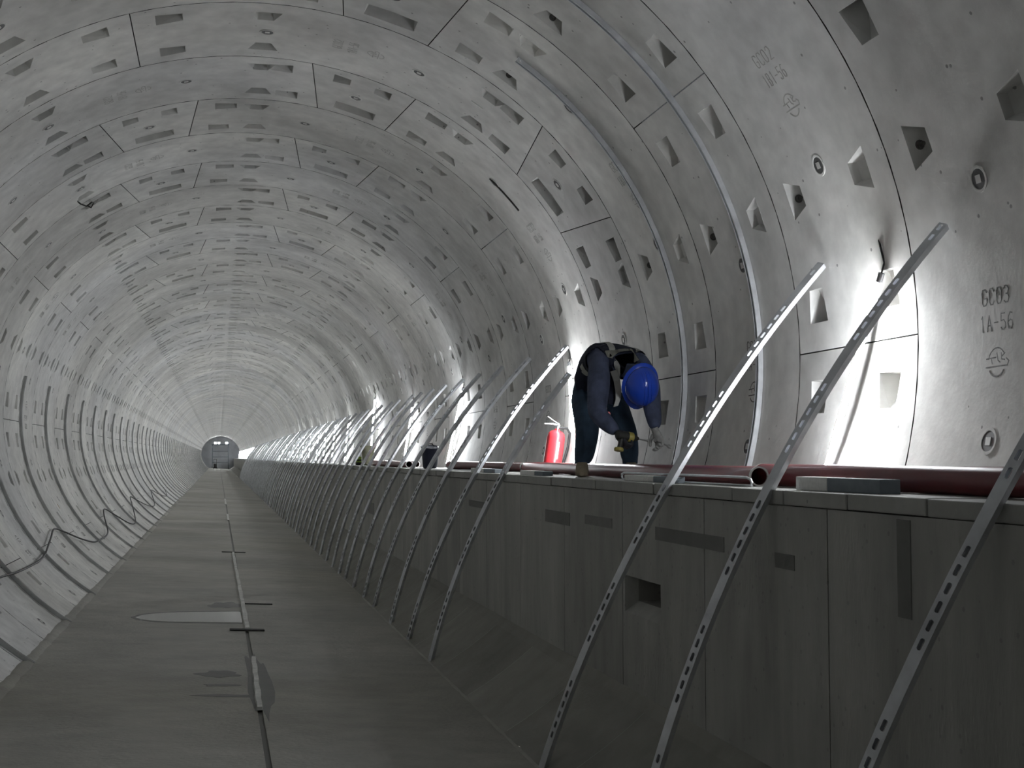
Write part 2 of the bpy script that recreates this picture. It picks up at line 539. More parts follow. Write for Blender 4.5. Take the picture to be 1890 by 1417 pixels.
# end of the drive: a bulkhead across the bore
mb = MB()
ye = ring_y(END + 1)
n = 48; pts = [onwall(360 * i / n, ye, .05) for i in range(n)]
mb.add(pts + [p + Vector((0, .3, 0)) for p in pts], [tuple(range(n))] + [(i, (i + 1) % n, n + (i + 1) % n, n + i) for i in range(n)])
o = mb.obj('wall_end', 'end_wall'); o['kind'] = 'structure'; o['label'] = 'dim flat bulkhead closing the far end of the tunnel'

# ================================================================== FLOOR
FL, FR = (-1.655, -2.068), (1.412, -2.2165)
SL = (FR[1] - FL[1]) / (FR[0] - FL[0])
def fz(x): return FL[1] + SL * (x - FL[0])
YA, YB = -16.0, ring_y(END + 1)
mb = MB()
GX0, GX1 = -.036, -.004
def strip(x0, x1, z0=0., z1=0.):
    ys = [YA] + [2 + 4 * i for i in range(60) if 2 + 4 * i < YB] + [YB]
    v = [];
    for y in ys: v += [(x0, y, fz(x0) + z0), (x1, y, fz(x1) + z1)]
    mb.add(v, [(2 * i, 2 * i + 1, 2 * i + 3, 2 * i + 2) for i in range(len(ys) - 1)])
strip(FL[0] - .03, GX0); strip(GX1, FR[0] + .03)
strip(GX0, GX0 + .001, 0, -.012); strip(GX1 - .001, GX1, -.012, 0)
fl = mb.obj('floor', 'floor'); fl['kind'] = 'structure'; fl['label'] = 'dull brown-grey concrete track bed with a centre groove'
mb = MB(); strip(GX0 - .002, GX1 + .002, -.012, -.012)
mb.obj('groove_bed', 'groove', fl)
# rough mortar edges along the lining
mb = MB()
for side in (0, 1):
    v = []; N = 420
    for i in range(N + 1):
        y = 1.0 + i * .12
        j = random.uniform(-.5, .5)
        if side == 0:
            v += [onwall(-126.6 - .25 * j - .6, y, -.002), Vector((FL[0] + .055 + .02 * j, y, fz(FL[0] + .055) + .001)), Vector((FL[0] + .012, y, fz(FL[0]) + .022 + .006 * j))]
        else:
            v += [onwall(-59.2 + .15 * j, y, -.002), Vector((FR[0] - .03 - .012 * j, y, fz(FR[0] - .03) + .001)), Vector((FR[0], y, fz(FR[0]) + .010))]
    f = []
    for i in range(N):
        a = 3 * i
        f += [(a, a + 3, a + 5, a + 2), (a + 2, a + 5, a + 4, a + 1)]
    mb.add(v, f)
o = mb.obj('mortar_edge', 'floor', fl, True)

# ================================================================== PLATFORM ALONG THE RIGHT WALL
PX, PZ = 1.93, -.69
platform = link('wall_platform', None); platform['kind'] = 'structure'
platform['label'] = 'dark concrete upstand wall of the raised walkway'
PL = 1.24
def panel_mesh(niche=False):
    mb = MB(); g = .004
    y0, y1 = g, PL - g; zt = PZ - .062
    xf, xb = PX, PX + .12; zf, zb = -1.856, -1.74
    if not niche:
        v = [(xf, y0, zf), (xf, y1, zf), (xf, y1, zt), (xf, y0, zt), (xb, y0, zb), (xb, y1, zb), (xb, y1, zt), (xb, y0, zt)]
        mb.add(v, [(0, 3, 2, 1), (4, 5, 6, 7), (0, 4, 7, 3), (1, 2, 6, 5), (3, 7, 6, 2), (0, 1, 5, 4)])
    else:
        a0, a1, b0, b1 = .61, 1.20, -1.415, -1.212
        ys = [y0, a0, a1, y1]; zs = [zf, b0, b1, zt]
        v = [(xf, y, z) for y in ys for z in zs]
        f = []
        for i in range(3):
            for j in range(3):
                if i == 1 and j == 1: continue
                f.append((i * 4 + j, i * 4 + j + 1, i * 4 + 5 + j, i * 4 + 4 + j))
        mb.add(v, f)
        # the opening narrows inwards
        o_ = [(xf, a0, b0), (xf, a1, b0), (xf, a1, b1), (xf, a0, b1)]
        i_ = [(xf + .07, a0 + .10, b0 + .06), (xf + .07, a1 - .03, b0 + .06), (xf + .07, a1 - .03, b1 - .02), (xf + .07, a0 + .10, b1 - .02)]
        d_ = [(xf + .30, p[1], p[2]) for p in i_]
        mb.add(o_ + i_ + d_, [(0, 1, 5, 4), (1, 2, 6, 5), (2, 3, 7, 6), (3, 0, 4, 7), (4, 5, 9, 8), (5, 6, 10, 9), (6, 7, 11, 10), (7, 4, 8, 11), (8, 9, 10, 11)])
        mb.add([(xf, y0, zf), (xf, y0, zt), (xb, y0, zt), (xb, y0, zb)], [(0, 1, 2, 3)])
        mb.add([(xf, y1, zf), (xf, y1, zt), (xb, y1, zt), (xb, y1, zb)], [(3, 2, 1, 0)])
    return mb.mesh('wall_panel', 'panel')
pm = panel_mesh(); pn = panel_mesh(True)
panels = {}
k = -13
while 4.39 + PL * k < YB:
    panels[k] = link('wall_panel', pn if k == 1 else pm, platform, (0, 4.39 + PL * k, 0)); k += 1
# patches of darker mortar over old formwork openings
for y0, y1, z0, z1 in ((7.97, 8.6, -1.0, -.917), (7.06, 7.62, -.968, -.911), (5.387, 6.31, -.985, -.917), (4.67, 4.85, -1.005, -.945),
                       (3.80, 3.885, -1.09, -.765), (10.63, 11.37, -.995, -.94), (18.62, 19.31, -1.392, -1.223), (2.9, 3.1, -1.15, -1.02)):
    mb = MB(); mb.box(PX - .003, PX + .01, y0, y1, z0, z1); mb.obj('mortar_patch', 'patch', platform)
# mortar fillet at the foot of the wall
mb = MB(); v = []
ys = [-10 + 1.2 * i for i in range(170) if -10 + 1.2 * i < YB]
for y in ys: v += [(PX - .001, y, -1.825), onwall(-47.4, y, -.014), onwall(-46.4, y, -.001)]
mb.add(v, [(3 * i, 3 * i + 3, 3 * i + 4, 3 * i + 1) for i in range(len(ys) - 1)])
mb.obj('mortar_fillet', 'infill', platform)
# smooth concrete infill between the track bed and the wall foot, cast in bays
mb = MB(); g = .0014
v = []
for i in range(5):
    ph = -59.9 + (13.4) * i / 4
    v += [onwall(ph, g, -.012), onwall(ph, RW - g, -.012)]
v += [onwall(-46.5, g, .01), onwall(-46.5, RW - g, .01), onwall(-59.9, g, .01), onwall(-59.9, RW - g, .01)]
mb.add(v, [(2 * i, 2 * i + 2, 2 * i + 3, 2 * i + 1) for i in range(4)] + [(8, 10, 11, 9), (0, 1, 13, 12)])
bay = mb.mesh('infill_bay', 'infill', True)
for r in range(-10, 150): link('infill_bay', bay, platform, (0, ring_y(r), 0))
# walkway slabs
SP = .5255
slabs = link('floor_walkway', None); slabs['kind'] = 'structure'; slabs['label'] = 'row of thin concrete slabs forming the raised walkway'
mb = MB(); mb.box(1.926, 2.668, .003, SP - .003, PZ - .058, PZ, bev=.005)
sm_ = mb.mesh('walkway_slab', 'slab')
k0 = -14
for i in range(180):
    o = link('walkway_slab', sm_, slabs, (random.uniform(-.006, .004), 3.70 + SP * (k0 + i), random.uniform(-.002, .002)))
mb = MB(); y = 3.70 + SP * (k0 + 180)
while y < YB - SP:
    mb.box(1.926, 2.668, y + .003, y + SP - .003, PZ - .058, PZ); y += SP
o = mb.obj('far_walkway_slabs', 'slab', slabs); o['kind'] = 'stuff'


# ================================================================== C-CHANNELS
CW, CF, CL, CT = .041, .030, .010, .0025      # web, flange, lip, sheet thickness


def channel(path, frames, slots, detail=1.0):
    """path(s)->(P, T, N); lipped channel, slotted web on the N side. returns verts, faces"""
    Ltot = frames
    hw = CW / 2; bounds = [-(hw + CF + CL), -(hw + CF), -hw, hw, hw + CF, hw + CF + CL]
    def cross(t):
        a = abs(t); sg = 1 if t > 0 else -1
        if a <= hw + 1e-7: return t, 0.
        if a <= hw + CF + 1e-7: return sg * hw, -(a - hw)
        return sg * (hw - (a - hw - CF)), -CF
    nseg = max(10, int(Ltot / .11 * detail))
    V, E = [], []
    def av(s, t): V.append(Vector((s, t))); return len(V) - 1
    rows = []
    for b in bounds:
        row = [av(Ltot * i / nseg, b) for i in range(nseg + 1)]
        rows.append(row); E += list(zip(row, row[1:]))
    for i in range(nseg + 1):
        E += [(rows[k][i], rows[k + 1][i]) for k in range(5)]
    holes = []
    for sc_ in slots:
        hl, hh = .018, .0078
        poly = [(sc_ - hl + .004, -hh), (sc_ + hl - .004, -hh), (sc_ + hl, -hh + .004), (sc_ + hl, hh - .004), (sc_ + hl - .004, hh), (sc_ - hl + .004, hh), (sc_ - hl, hh - .004), (sc_ - hl, -hh + .004)]
        q = [av(*p) for p in poly]; E += [(q[i], q[(i + 1) % 8]) for i in range(8)]; holes.append((sc_, hl, hh))
    v2, e2, f2, *_ = delaunay_2d_cdt(V, E, [], 0, 1e-6)
    verts = []
    for p in v2:
        P, T, N = path(p.x / Ltot); Sd = T.cross(N).normalized(); a, d = cross(p.y)
        verts.append(P + Sd * a + N * d)
    faces = []
    hs = sorted(h[0] for h in holes)
    import bisect
    for t in f2:
        cs = sum(v2[i].x for i in t) / 3; ct = sum(v2[i].y for i in t) / 3
        if hs and abs(ct) < .0078:
            i = bisect.bisect(hs, cs)
            if any(abs(cs - h) < .0174 for h in hs[max(0, i - 1):i + 1]): continue
        faces.append(tuple(t))
    return verts, faces


def solid_sheet(name, v, f, m):
    bm = bmesh.new()
    bv = [bm.verts.new(p) for p in v]
    for q in f:
        try: bm.faces.new([bv[i] for i in q])
        except ValueError: pass
    bmesh.ops.delete(bm, geom=[q for q in bm.verts if not q.link_faces], context='VERTS')
    bmesh.ops.recalc_face_normals(bm, faces=bm.faces)
    bmesh.ops.solidify(bm, geom=bm.faces[:], thickness=CT)
    me = bpy.data.meshes.new(name); bm.to_mesh(me); bm.free()
    me.materials.append(M[m])
    return me


def slot_rows(L, phase=.0):
    out = []; s = .05 + phase
    while s < L - .03:
        for i in range(6):
            q = s + i * .060
            if q < L - .025: out.append(q)
        s += .56
    return out


def circle3(a, b, c):
    ax, az = a; bx, bz = b; cx, cz = c
    d = 2 * (ax * (bz - cz) + bx * (cz - az) + cx * (az - bz))
    ux = ((ax * ax + az * az) * (bz - cz) + (bx * bx + bz * bz) * (cz - az) + (cx * cx + cz * cz) * (az - bz)) / d
    uz = ((ax * ax + az * az) * (cx - bx) + (bx * bx + bz * bz) * (ax - cx) + (cx * cx + cz * cz) * (bx - ax)) / d
    return ux, uz, math.hypot(ax - ux, az - uz)


def strut_mesh(dy, slots=True, twist=20., phase=0., detail=1.0, cut=1.0):
    """bent channel leaning from the floor edge over the walkway edge onto the lining; origin at its foot"""
    A, B, C = (1.395, fz(1.395) + .004), (1.901, PZ + .008), (2.702, .440)
    ux, uz, rad = circle3(A, B, C)
    a0 = math.atan2(A[1] - uz, A[0] - ux); a1 = math.atan2(C[1] - uz, C[0] - ux)
    if a0 < 0: a0 += 2 * math.pi
    if a1 < 0: a1 += 2 * math.pi
    L = math.hypot(rad * abs(a1 - a0), dy) * cut
    def path(t):
        t = t * cut
        a = a0 + (a1 - a0) * t
        P = Vector((ux + rad * math.cos(a) - A[0], dy * (t + 1.2 * t * (1 - t)), uz + rad * math.sin(a) - A[1]))
        da = (a1 - a0); T = Vector((-math.sin(a) * rad * da, dy * (2.2 - 2.4 * t), math.cos(a) * rad * da)).normalized()
        N = Vector((math.cos(a), 0, math.sin(a))); N = (N - T * N.dot(T)).normalized()
        N = Matrix.Rotation(R(twist), 3, T) @ N
        return P, T, N
    v, f = channel(path, L, slot_rows(L, phase) if slots else [], detail)
    return solid_sheet('channel_strip', v, f, 'galv'), (A[0], A[1])


def wall_bar_mesh(p0, p1, slots, m, name='channel_strip'):
    def path(t):
        ph = p0 + (p1 - p0) * t
        P = onwall(ph, 0, -.003); N = (onwall(ph, 0, 1) - onwall(ph, 0)).normalized(); T = Vector((0, 1, 0)).cross(N)
        if p1 < p0: T = -T
        return P, T, N
    L = sum((onwall(p0 + (p1 - p0) * (i + 1) / 40, 0) - onwall(p0 + (p1 - p0) * i / 40, 0)).length for i in range(40))
    v, f = channel(path, L, slot_rows(L) if slots else [], 1.0)
    return solid_sheet(name, v, f, m)


# leaning strips: (ring of the foot, tilt along the tunnel in rings)
foot = None
variants = {}
def variant(dy, slots, phase, cut=1.0):
    key = (dy, slots, phase, cut)
    if key not in variants: variants[key] = strut_mesh(dy * RW, slots, 30., phase, 1.0 if slots else .35, cut)
    return variants[key]
LEAN = [(-1.22, -.40, 'slotted steel strip leaning over the walkway where the thick red pipe lies alone'),
        (-.04, -.25, 'slotted steel strip leaning across the brightest tube lamp beside the cast GC03 mark'),
        (1.24, -.59, 'slotted steel strip leaning between the bent-over worker and the tube lamp by the GC03 mark'),
        (4.30, -.45, 'slotted steel strip leaning beside the red fire extinguisher, its top behind the worker'),
        (5.33, -.60, 'brightly lit slotted steel strip whose top end touches the wall behind the worker')]
feet = [6.32, 7.5, 8.33, 9.32, 10.25, 10.98] + [12 + .98 * i for i in range(74)]
tl = [-.43, -.58, -.39, -.5, -.38, -.24]
def dyof(i): return tl[i] if i < 6 else random.choice((-.25, -.4, -.5, -.6))
for i, (r, dy, lab) in enumerate(LEAN):
    me, (fx, fz0) = variant(dy, True, .08 * (i % 4), .86 if i == 3 else 1.0)
    tag(link('channel_strip', me, None, (fx, ring_y(r), fz0)), lab, 'steel strip', 'steel strips leaning on the walkway')
ORD = 'first second third fourth fifth sixth seventh eighth ninth tenth eleventh twelfth thirteenth fourteenth fifteenth sixteenth seventeenth eighteenth nineteenth twentieth'.split()
for i, r in enumerate(feet):
    near = r < 34
    me, (fx, fz0) = variant(dyof(i), near, round(.08 * random.choice((0, 1, 3)), 2) if near else 0)
    o = link('channel_strip', me, None, (fx, ring_y(r + (random.uniform(-.14, .14) if i > 5 else 0)), fz0))
    tag(o, 'leaning slotted steel strip, %s counting away from the fire extinguisher' % ORD[i + 2] if i < 18 else 'slotted steel strip far along the leaning row, past the olive sack', 'steel strip', 'steel strips leaning on the walkway')

# strips already fixed to the right wall
me = wall_bar_mesh(-15.0, 54.6, True, 'galv')
tag(link('wall_channel', me, None, (0, ring_y(2.43), 0)), 'curved steel channel on the right lining just beside the worker\'s hands', 'steel channel', 'steel channels fixed to the right wall')
tag(link('wall_channel', me, None, (0, ring_y(1.41), 0)), 'curved steel channel on the right lining, the one farther from the worker', 'steel channel', 'steel channels fixed to the right wall')
# strips on the left wall, one at every second ring joint
mel = wall_bar_mesh(-125.2, -191.0, False, 'steel_dark')
i = 0
for r in range(2, 152, 2):
    o = link('wall_channel', mel, None, (0, ring_y(r + .06 + random.uniform(-.03, .03)), 0))
    tag(o, 'curved steel channel on the left lining, %s one beyond the rust coloured streak' % ORD[r // 2 - 6] if 12 <= r < 42 else ('curved steel channel on the left lining before the rust coloured streak' if r < 12 else 'curved steel channel far along the left lining beyond the hooked cable'), 'steel channel', 'steel channels fixed to the left wall')

# ================================================================== TUBE LAMPS
LAMPS = [(.20, .56, 7.), (4.78, 4.32, 6.5), (8.95, 9.5, 7.5), (12.56, 12.86, 6.5), (16.35, 16.75, 14.), (21.15, 21.15, 7.5), (24.0, 24.1, 8.), (26.4, 26.5, 8.), (28.7, 28.8, 8.), (31.5, 31.6, 9)]  # the last few stand closer together, to add light farther in
r = 34.4
while r < 155: LAMPS.append((r, r + .1, 8.5)); r += 2.45  # extra lamps added by tighter spacing, to brighten the far tunnel
for r in (-7.5, -12.6, -16.5): LAMPS.insert(0, (r, r + .2, 7.))
LABL = {.20: 'blazing white tube lamp on the lining beside the cast GC03 mark', 4.78: 'white tube lamp standing behind the bent-over worker',
        8.95: 'white tube lamp standing close to the dark navy bag', 16.35: 'white tube lamp fixed highest on the lining, above its neighbours'}
for li, (rt_, rb, pt) in enumerate(LAMPS):
    top = onwall(pt, ring_y(rt_), -.022)
    bx, bz = bore(-15.2, -.045)
    bot = Vector((min(bx, 2.640), ring_y(rb), PZ + .012))
    ax = (top - bot).normalized()
    lab = LABL.get(rt_, 'white tube lamp on the walkway, %s one past the worker' % ORD[li - 5] if 5 < li < 16 else ('white tube lamp on the walkway before the lamp by the GC03 mark' if li < 3 else 'white tube lamp far along the walkway in the row set closer for more light'))
    t = thing('tube_lamp', lab, 'lamp', bot - Vector((0, 0, .012)), 'tube lamps along the walkway')
    o0 = bot - Vector((0, 0, .012))
    near = rt_ < 30
    inw = Vector((-1, 0, .1)); inw = (inw - ax * inw.dot(ax)).normalized()
    inw = Matrix.Rotation(R(28 if (Matrix.Rotation(R(28), 3, ax) @ inw).y < inw.y else -28), 3, ax) @ inw     # the lit side is turned a little along the walkway
    sid = ax.cross(inw)
    for nm, m_, a0, a1, rad, k in (('diffuser', 'tube', -110, 110, .014, 6 if near else 3), ('heat_sink', 'cap', 110, 250, .0142, 8 if near else 3)):
        v = []
        for p in (bot + ax * .045 - o0, top - ax * .045 - o0):
            for i in range(k + 1):
                a = R(a0 + (a1 - a0) * i / k); v.append(p + (inw * math.cos(a) + sid * math.sin(a)) * rad)
        mb = MB(); mb.add(v, [(i, i + 1, k + 2 + i, k + 1 + i) for i in range(k)]); mb.obj(nm, m_, t, True)
    for a, b in ((bot, bot + ax * .046), (top - ax * .046, top)):
        mb = MB(); mb.tube([a - o0, b - o0], .0155, 12 if near else 6); mb.obj('end_cap', 'cap', t, True)
    if near:
        mb = MB(); mb.tube([top - ax * .01 - o0, top + Vector((.015, 0, .05)) - o0, onwall(pt + 2.6, ring_y(rt_) - .01, -.012) - o0, onwall(pt + 3.6, ring_y(rt_) + .02, .004) - o0], .005, 6)
        mb.obj('cable', 'cable', t, True)


# ================================================================== PIPES AND PACKING ON THE WALKWAY
def pipe(name, label, x, y0, y1, r, x1=None):
    z = PZ + r + .001; x1 = x if x1 is None else x1
    t = thing(name, label, 'pipe', (x, (y0 + y1) / 2, PZ), 'red fire main pipes lying on the walkway')
    o = Vector((x, (y0 + y1) / 2, PZ)); a = Vector((x, y0, z)) - o; b = Vector((x1, y1, z)) - o; ax = (b - a).normalized()
    mb = MB(); n = 28
    mb.tube([a + ax * .012, b - ax * .012], r, n, caps=False); mb.tube([b - ax * .012, a + ax * .012], r - .006, n, caps=False)
    mb.obj('barrel', 'red_pipe', t, True)
    for p, d in ((a, ax), (b, -ax)):
        mb = MB(); mb.tube([p + d * .0005, p + d * .0135], r + .0008, n, caps=False); mb.tube([p + d * .0135, p + d * .0005], r - .007, n, caps=False)
        m_ = len(mb.v); mb.add(mb.v[:n] + mb.v[3 * n:4 * n], [(i, (i + 1) % n, n + n - 1 - ((i + 1) % n), n + n - 1 - i) for i in range(0)])
        # flat ring closing the wall of the pipe
        mb.lathe([(r - .007, 0), (r + .0008, 0), (r + .0008, .001), (r - .007, .001)], p, d, n)
        mb.f = mb.f[:-2]; mb.mi = mb.mi[:-2]
        mb.obj('pipe_end', 'pipe_rim', t, True)
    return t


pipe('fire_pipe', 'thick dark red pipe lying beside the pale grey packing block', 2.22, 1.2, 5.62, .0505)
pipe('fire_pipe', 'dark red pipe with open end behind the long bent steel rod and the worker', 2.10, 5.38, 11.4, .0455, 2.47)
pipe('fire_pipe', 'dusty red pipe running on past the dark navy bag', 2.465, 11.43, 14.6, .0455, 2.33)
pipe('fire_pipe', 'short dusty red pipe lying between the navy bag and the olive sack', 2.12, 16.4, 20.6, .045, 2.16)
pipe('fire_pipe', 'second dusty red pipe lying against the wall beyond the navy bag', 2.28, 16.8, 21.4, .045, 2.3)

# packing blocks: one pale block each, lamplit and shaded ends painted as two colours
def block(label, x, y0, y1, w, h, split):
    t = thing('packing_block', label, 'block', (x, y0, PZ), 'packing blocks under the pipes')
    L_ = y1 - y0
    mb = MB(); mb.box(0, w, L_ * split, L_, 0, h, bev=.003); mb.obj('lit_half', 'block_lit', t)
    mb = MB(); mb.box(.001, w - .001, 0, L_ * split - .001, 0, h - .001, bev=.003); mb.obj('shaded_half', 'block_shade', t)
    return t
block('pale packing block beside the thick red pipe', 2.02, 4.16, 4.84, .085, .054, .60)
block('white packing block under the bent steel rod', 1.985, 6.15, 7.0, .05, .034, .42)
block('white packing block under the red pipe in front of the extinguisher', 1.99, 8.92, 9.62, .08, .034, .35)
block('white packing block two steel strips past the extinguisher', 2.0, 10.6, 11.65, .08, .036, .45)

# long thin bent rod lying before the pipe
t = thing('bent_rod', 'long thin steel rod with hooked ends lying before the red pipe', 'steel rod', (2.03, 6.2, PZ))
def rodp(y, z): return Vector((0, y - 6.2, z))
mb = MB()
pts = [rodp(7.17, .006), rodp(7.185, .02), rodp(7.18, .034), rodp(7.15, .042)] + [rodp(7.1 - .185 * i, .043) for i in range(10)] + [rodp(5.36, .042), rodp(5.32, .034), rodp(5.305, .02), rodp(5.315, .007)]
mb.tube(pts, .0062, 8); mb.obj('rod', 'galv', t, True)
mb = MB(); mb.tube([rodp(7.17, .006) + Vector((.012, 0, 0)), rodp(5.33, .006) + Vector((.012, 0, 0))], .005, 8); mb.obj('lower_rod', 'galv', t, True)

# ================================================================== FIRE EXTINGUISHER
EX = Vector((2.56, 10.84, PZ))
t = thing('fire_extinguisher', 'red fire extinguisher standing tilted behind the red pipe', 'fire extinguisher', EX)
t.rotation_euler = (R(-2), R(9), 0)
mb = MB(); mb.lathe([(.074, .0), (.081, .008), (.081, .305), (.074, .345), (.052, .368), (.024, .378), (.020, .39)], (0, 0, 0), n=26); mb.obj('cylinder', 'ext_red', t, True)
mb = MB(); mb.lathe([(.0815, .12), (.0822, .12), (.0822, .27), (.0815, .27)], (0, 0, 0), n=26)
mb.f = [f for f, c in zip(mb.f, range(len(mb.f))) if len(f) == 4 and sum(mb.v[i].y for i in f) < -.20 and -.02 < sum(mb.v[i].x for i in f) < .07]; mb.mi = [0] * len(mb.f)
mb.obj('label_plate', 'white', t, True)
mb = MB(); mb.lathe([(.020, .385), (.024, .39), (.024, .415), (.014, .42), (.012, .435)], (0, 0, 0), n=16); mb.obj('valve', 'chrome', t, True)
mb = MB(); mb.tube([(.02, 0, .425), (-.05, 0, .428), (-.12, 0, .42)], [.008, .007, .006], 8); mb.obj('carry_handle', 'chrome', t, True)
mb = MB(); mb.tube([(.015, 0, .435), (-.04, 0, .455), (-.10, 0, .485)], [.007, .006, .005], 8); mb.obj('lever', 'chrome', t, True)
mb = MB(); mb.tube([(.02, 0, .405), (.09, 0, .41), (.12, 0, .37), (.12, 0, .25), (.108, 0, .16), (.10, 0, .12)], .011, 8); mb.obj('hose', 'black', t, True)
mb = MB(); mb.tube([(.10, 0, .12), (.098, 0, .05)], [.011, .018], 10); mb.obj('nozzle', 'black', t, True)

# ================================================================== BAG, SACK, PAINT TIN
BG = Vector((2.21, 15.3, PZ))
t = thing('bag', 'dark navy bag standing upright on the walkway', 'bag', BG)
mb = MB(); mb.lathe([(.05, 0), (.066, .01), (.075, .06), (.082, .16), (.088, .24), (.09, .262), (.086, .268), (.08, .262)], (0, 0, 0), n=18)
for i, p in enumerate(mb.v):
    p.x *= 1.2 + .07 * math.sin(i * 1.7); p.y *= 1.5; p.z += .02 * (p.y / .1) * (p.z / .26)
mb.obj('sack_body', 'navy_plastic', t, True)
mb = MB(); mb.tube([(.05, .0, .27), (.03, 0, .30), (-.02, 0, .305), (-.05, 0, .285)], .006, 6); mb.obj('strap', 'black', t, True)
SK = Vector((2.22, 21.95, PZ))
t = thing('sack', 'pale olive sack, wider at its open top, beside the lime tin', 'sack', SK)
mb = MB(); mb.lathe([(.06, 0), (.085, .02), (.09, .12), (.11, .25), (.135, .33), (.14, .338), (.13, .335), (.12, .29)], (0, 0, 0), n=16)
for i, p in enumerate(mb.v): p.x *= 1.0 + .08 * math.sin(i * 2.3); p.y *= 1.6
mb.obj('sack_body', 'olive', t, True)
mb = MB(); mb.tube([(-.10, -.1, .30), (-.09, 0, .34), (-.10, .1, .31)], .008, 6); mb.obj('rolled_rim', 'olive', t, True)
TN = Vector((2.13, 22.6, PZ))
t = thing('paint_tin', 'small lime and black striped tin beside the olive sack', 'tin', TN)
for z0, z1, m in ((0, .05, 'black'), (.05, .075, 'lime'), (.075, .10, 'grime'), (.10, .15, 'lime'), (.15, .16, 'white')):
    mb = MB(); mb.lathe([(.052, z0), (.053, z0 + .002), (.053, z1 - .002), (.052, z1)], (0, 0, 0), n=16); mb.obj('band' if z1 < .155 else 'lid', m, t, True)

# ================================================================== CABLE HOOKED ALONG THE LEFT CHANNELS
CB = [(3.4, -140.5), (4.6, -141.2), (5.5, -140.9), (5.96, -140.4), (6.1, -140.2), (6.7, -139.9), (7.4, -139.9), (7.9, -140.6), (8.15, -141.3), (8.9, -143.6), (9.5, -145.4), (10.0, -143.4), (10.6, -139.8), (11.3, -136.6), (12.1, -135.8),
      (13.0, -136.0), (13.6, -137.6), (14.5, -142.3), (15.2, -144.7), (15.8, -141.5), (16.6, -135.0), (17.4, -133.2), (18.6, -136.0), (20.1, -141.6), (20.9, -145.0), (21.6, -142.5), (23, -136.5), (24.4, -134.2), (25.8, -137), (27.9, -143.5), (29.2, -139), (31.5, -134.5), (33.8, -141)]
def smooth_pts(pts, n=4):
    out = []
    for i in range(len(pts) - 1):
        p0, p1, p2, p3 = pts[max(0, i - 1)], pts[i], pts[i + 1], pts[min(len(pts) - 1, i + 2)]
        for k in range(n):
            t_ = k / n
            out.append(.5 * ((2 * p1) + (p2 - p0) * t_ + (2 * p0 - 5 * p1 + 4 * p2 - p3) * t_ * t_ + (3 * p1 - p0 - 3 * p2 + p3) * t_ ** 3))
    return out + [pts[-1]]
o0 = onwall(-140, ring_y(6), -.05)
mb = MB(); mb.tube([p - o0 for p in smooth_pts([onwall(ph, ring_y(r), -.048) for r, ph in CB])], .011, 8)
o = mb.obj('cable', 'cable', None, True); o.location = o0
tag(o, 'black cable zigzagging over the steel channels of the left wall', 'cable')

# ================================================================== THINGS ON THE TRACK BED
def flat_box(name, label, cat, x0, x1, y0, y1, h, m, parts=None):
    c = Vector(((x0 + x1) / 2, (y0 + y1) / 2, fz((x0 + x1) / 2)))
    mb = MB(); mb.box(x0 - c.x, x1 - c.x, y0 - c.y, y1 - c.y, .0, h, bev=min(h * .35, .006))
    for p in mb.v: p.z += SL * p.x + .0005
    o = mb.obj(name, m); o.location = c
    return tag(o, label, cat)
def strip_on_floor(label, y0, y1, x0, x1, w):
    n = 14; c = Vector(((x0 + x1) / 2, (y0 + y1) / 2, fz((x0 + x1) / 2)))
    v = []
    for i in range(n + 1):
        t_ = i / n; x = x0 + (x1 - x0) * t_ + .003 * math.sin(i * 1.9); y = y0 + (y1 - y0) * t_; ww = w * (.9 + .14 * abs(math.sin(i * 2.7)))
        for a, h in ((-1, .001), (-.8, .022), (.8, .022), (1, .001)): v.append(Vector((x + a * ww / 2, y, fz(x) + h)) - c)
    f = [(0, 1, 2, 3), tuple(4 * n + k for k in (3, 2, 1, 0))]
    for i in range(n):
        for k in range(3): f.append((4 * i + k, 4 * i + 4 + k, 4 * i + 5 + k, 4 * i + 1 + k))
    o = link('groove_cover', mesh('groove_cover', v, f, 'pale_strip'), None, c)
    return tag(o, label, 'strip', 'pale strips over the centre groove')
strip_on_floor('short pale strip lying alone over the centre groove on a dark damp patch', 8.25, 10.35, -.022, -.006, .042)
strip_on_floor('pale strip over the centre groove ending at the dark crossbar', 12.12, 16.2, -.014, -.024, .05)
strip_on_floor('pale strip over the centre groove between the puddle and the thin crossbar', 16.25, 21.8, -.024, -.037, .045)
strip_on_floor('short pale strip over the groove far beyond the thin crossbar', 33.0, 36.5, -.03, -.03, .06)
strip_on_floor('small pale strip over the groove at the farthest floor joint', 44, 50, -.03, -.03, .07)
flat_box('crossbar', 'dark flat bar lying across the centre groove at the pale strip end', 'bar', -.175, .14, 12.0, 12.09, .014, 'grime')
flat_box('crossbar', 'thin dark bar lying across the centre groove far along the floor', 'bar', -.22, .17, 21.9, 21.98, .012, 'grime')
flat_box('crossbar', 'narrow dark batten across the groove behind the puddle', 'bar', .0, .30, 14.2, 14.25, .010, 'grime')

def floor_patch(name, label, pts, m, dz=.0015):
    c = Vector((sum(p[0] for p in pts) / len(pts), sum(p[1] for p in pts) / len(pts), 0)); c.z = fz(c.x)
    v = [Vector((x, y, fz(x) + dz)) - c for x, y in pts]; n = len(v)
    v += [p - Vector((0, 0, dz)) for p in v]
    f = [tuple(range(n))] + [(i, (i + 1) % n, n + (i + 1) % n, n + i) for i in range(n)]
    o = link(name, mesh(name, v, f, m), None, c)
    return tag(o, label, 'puddle' if name == 'puddle' else 'stain')
def lens(x0, x1, yc, hw, k=0., n=18):
    up_, dn = [], []
    for i in range(n + 1):
        t_ = i / n; x = x0 + (x1 - x0) * t_; h = hw * (1 - (1 - t_) ** 2.6) ** .5 + .015 * math.sin(7 * t_)
        up_.append((x, yc + k * t_ + h)); dn.append((x, yc + k * t_ - h * .85))
    return dn + up_[::-1]
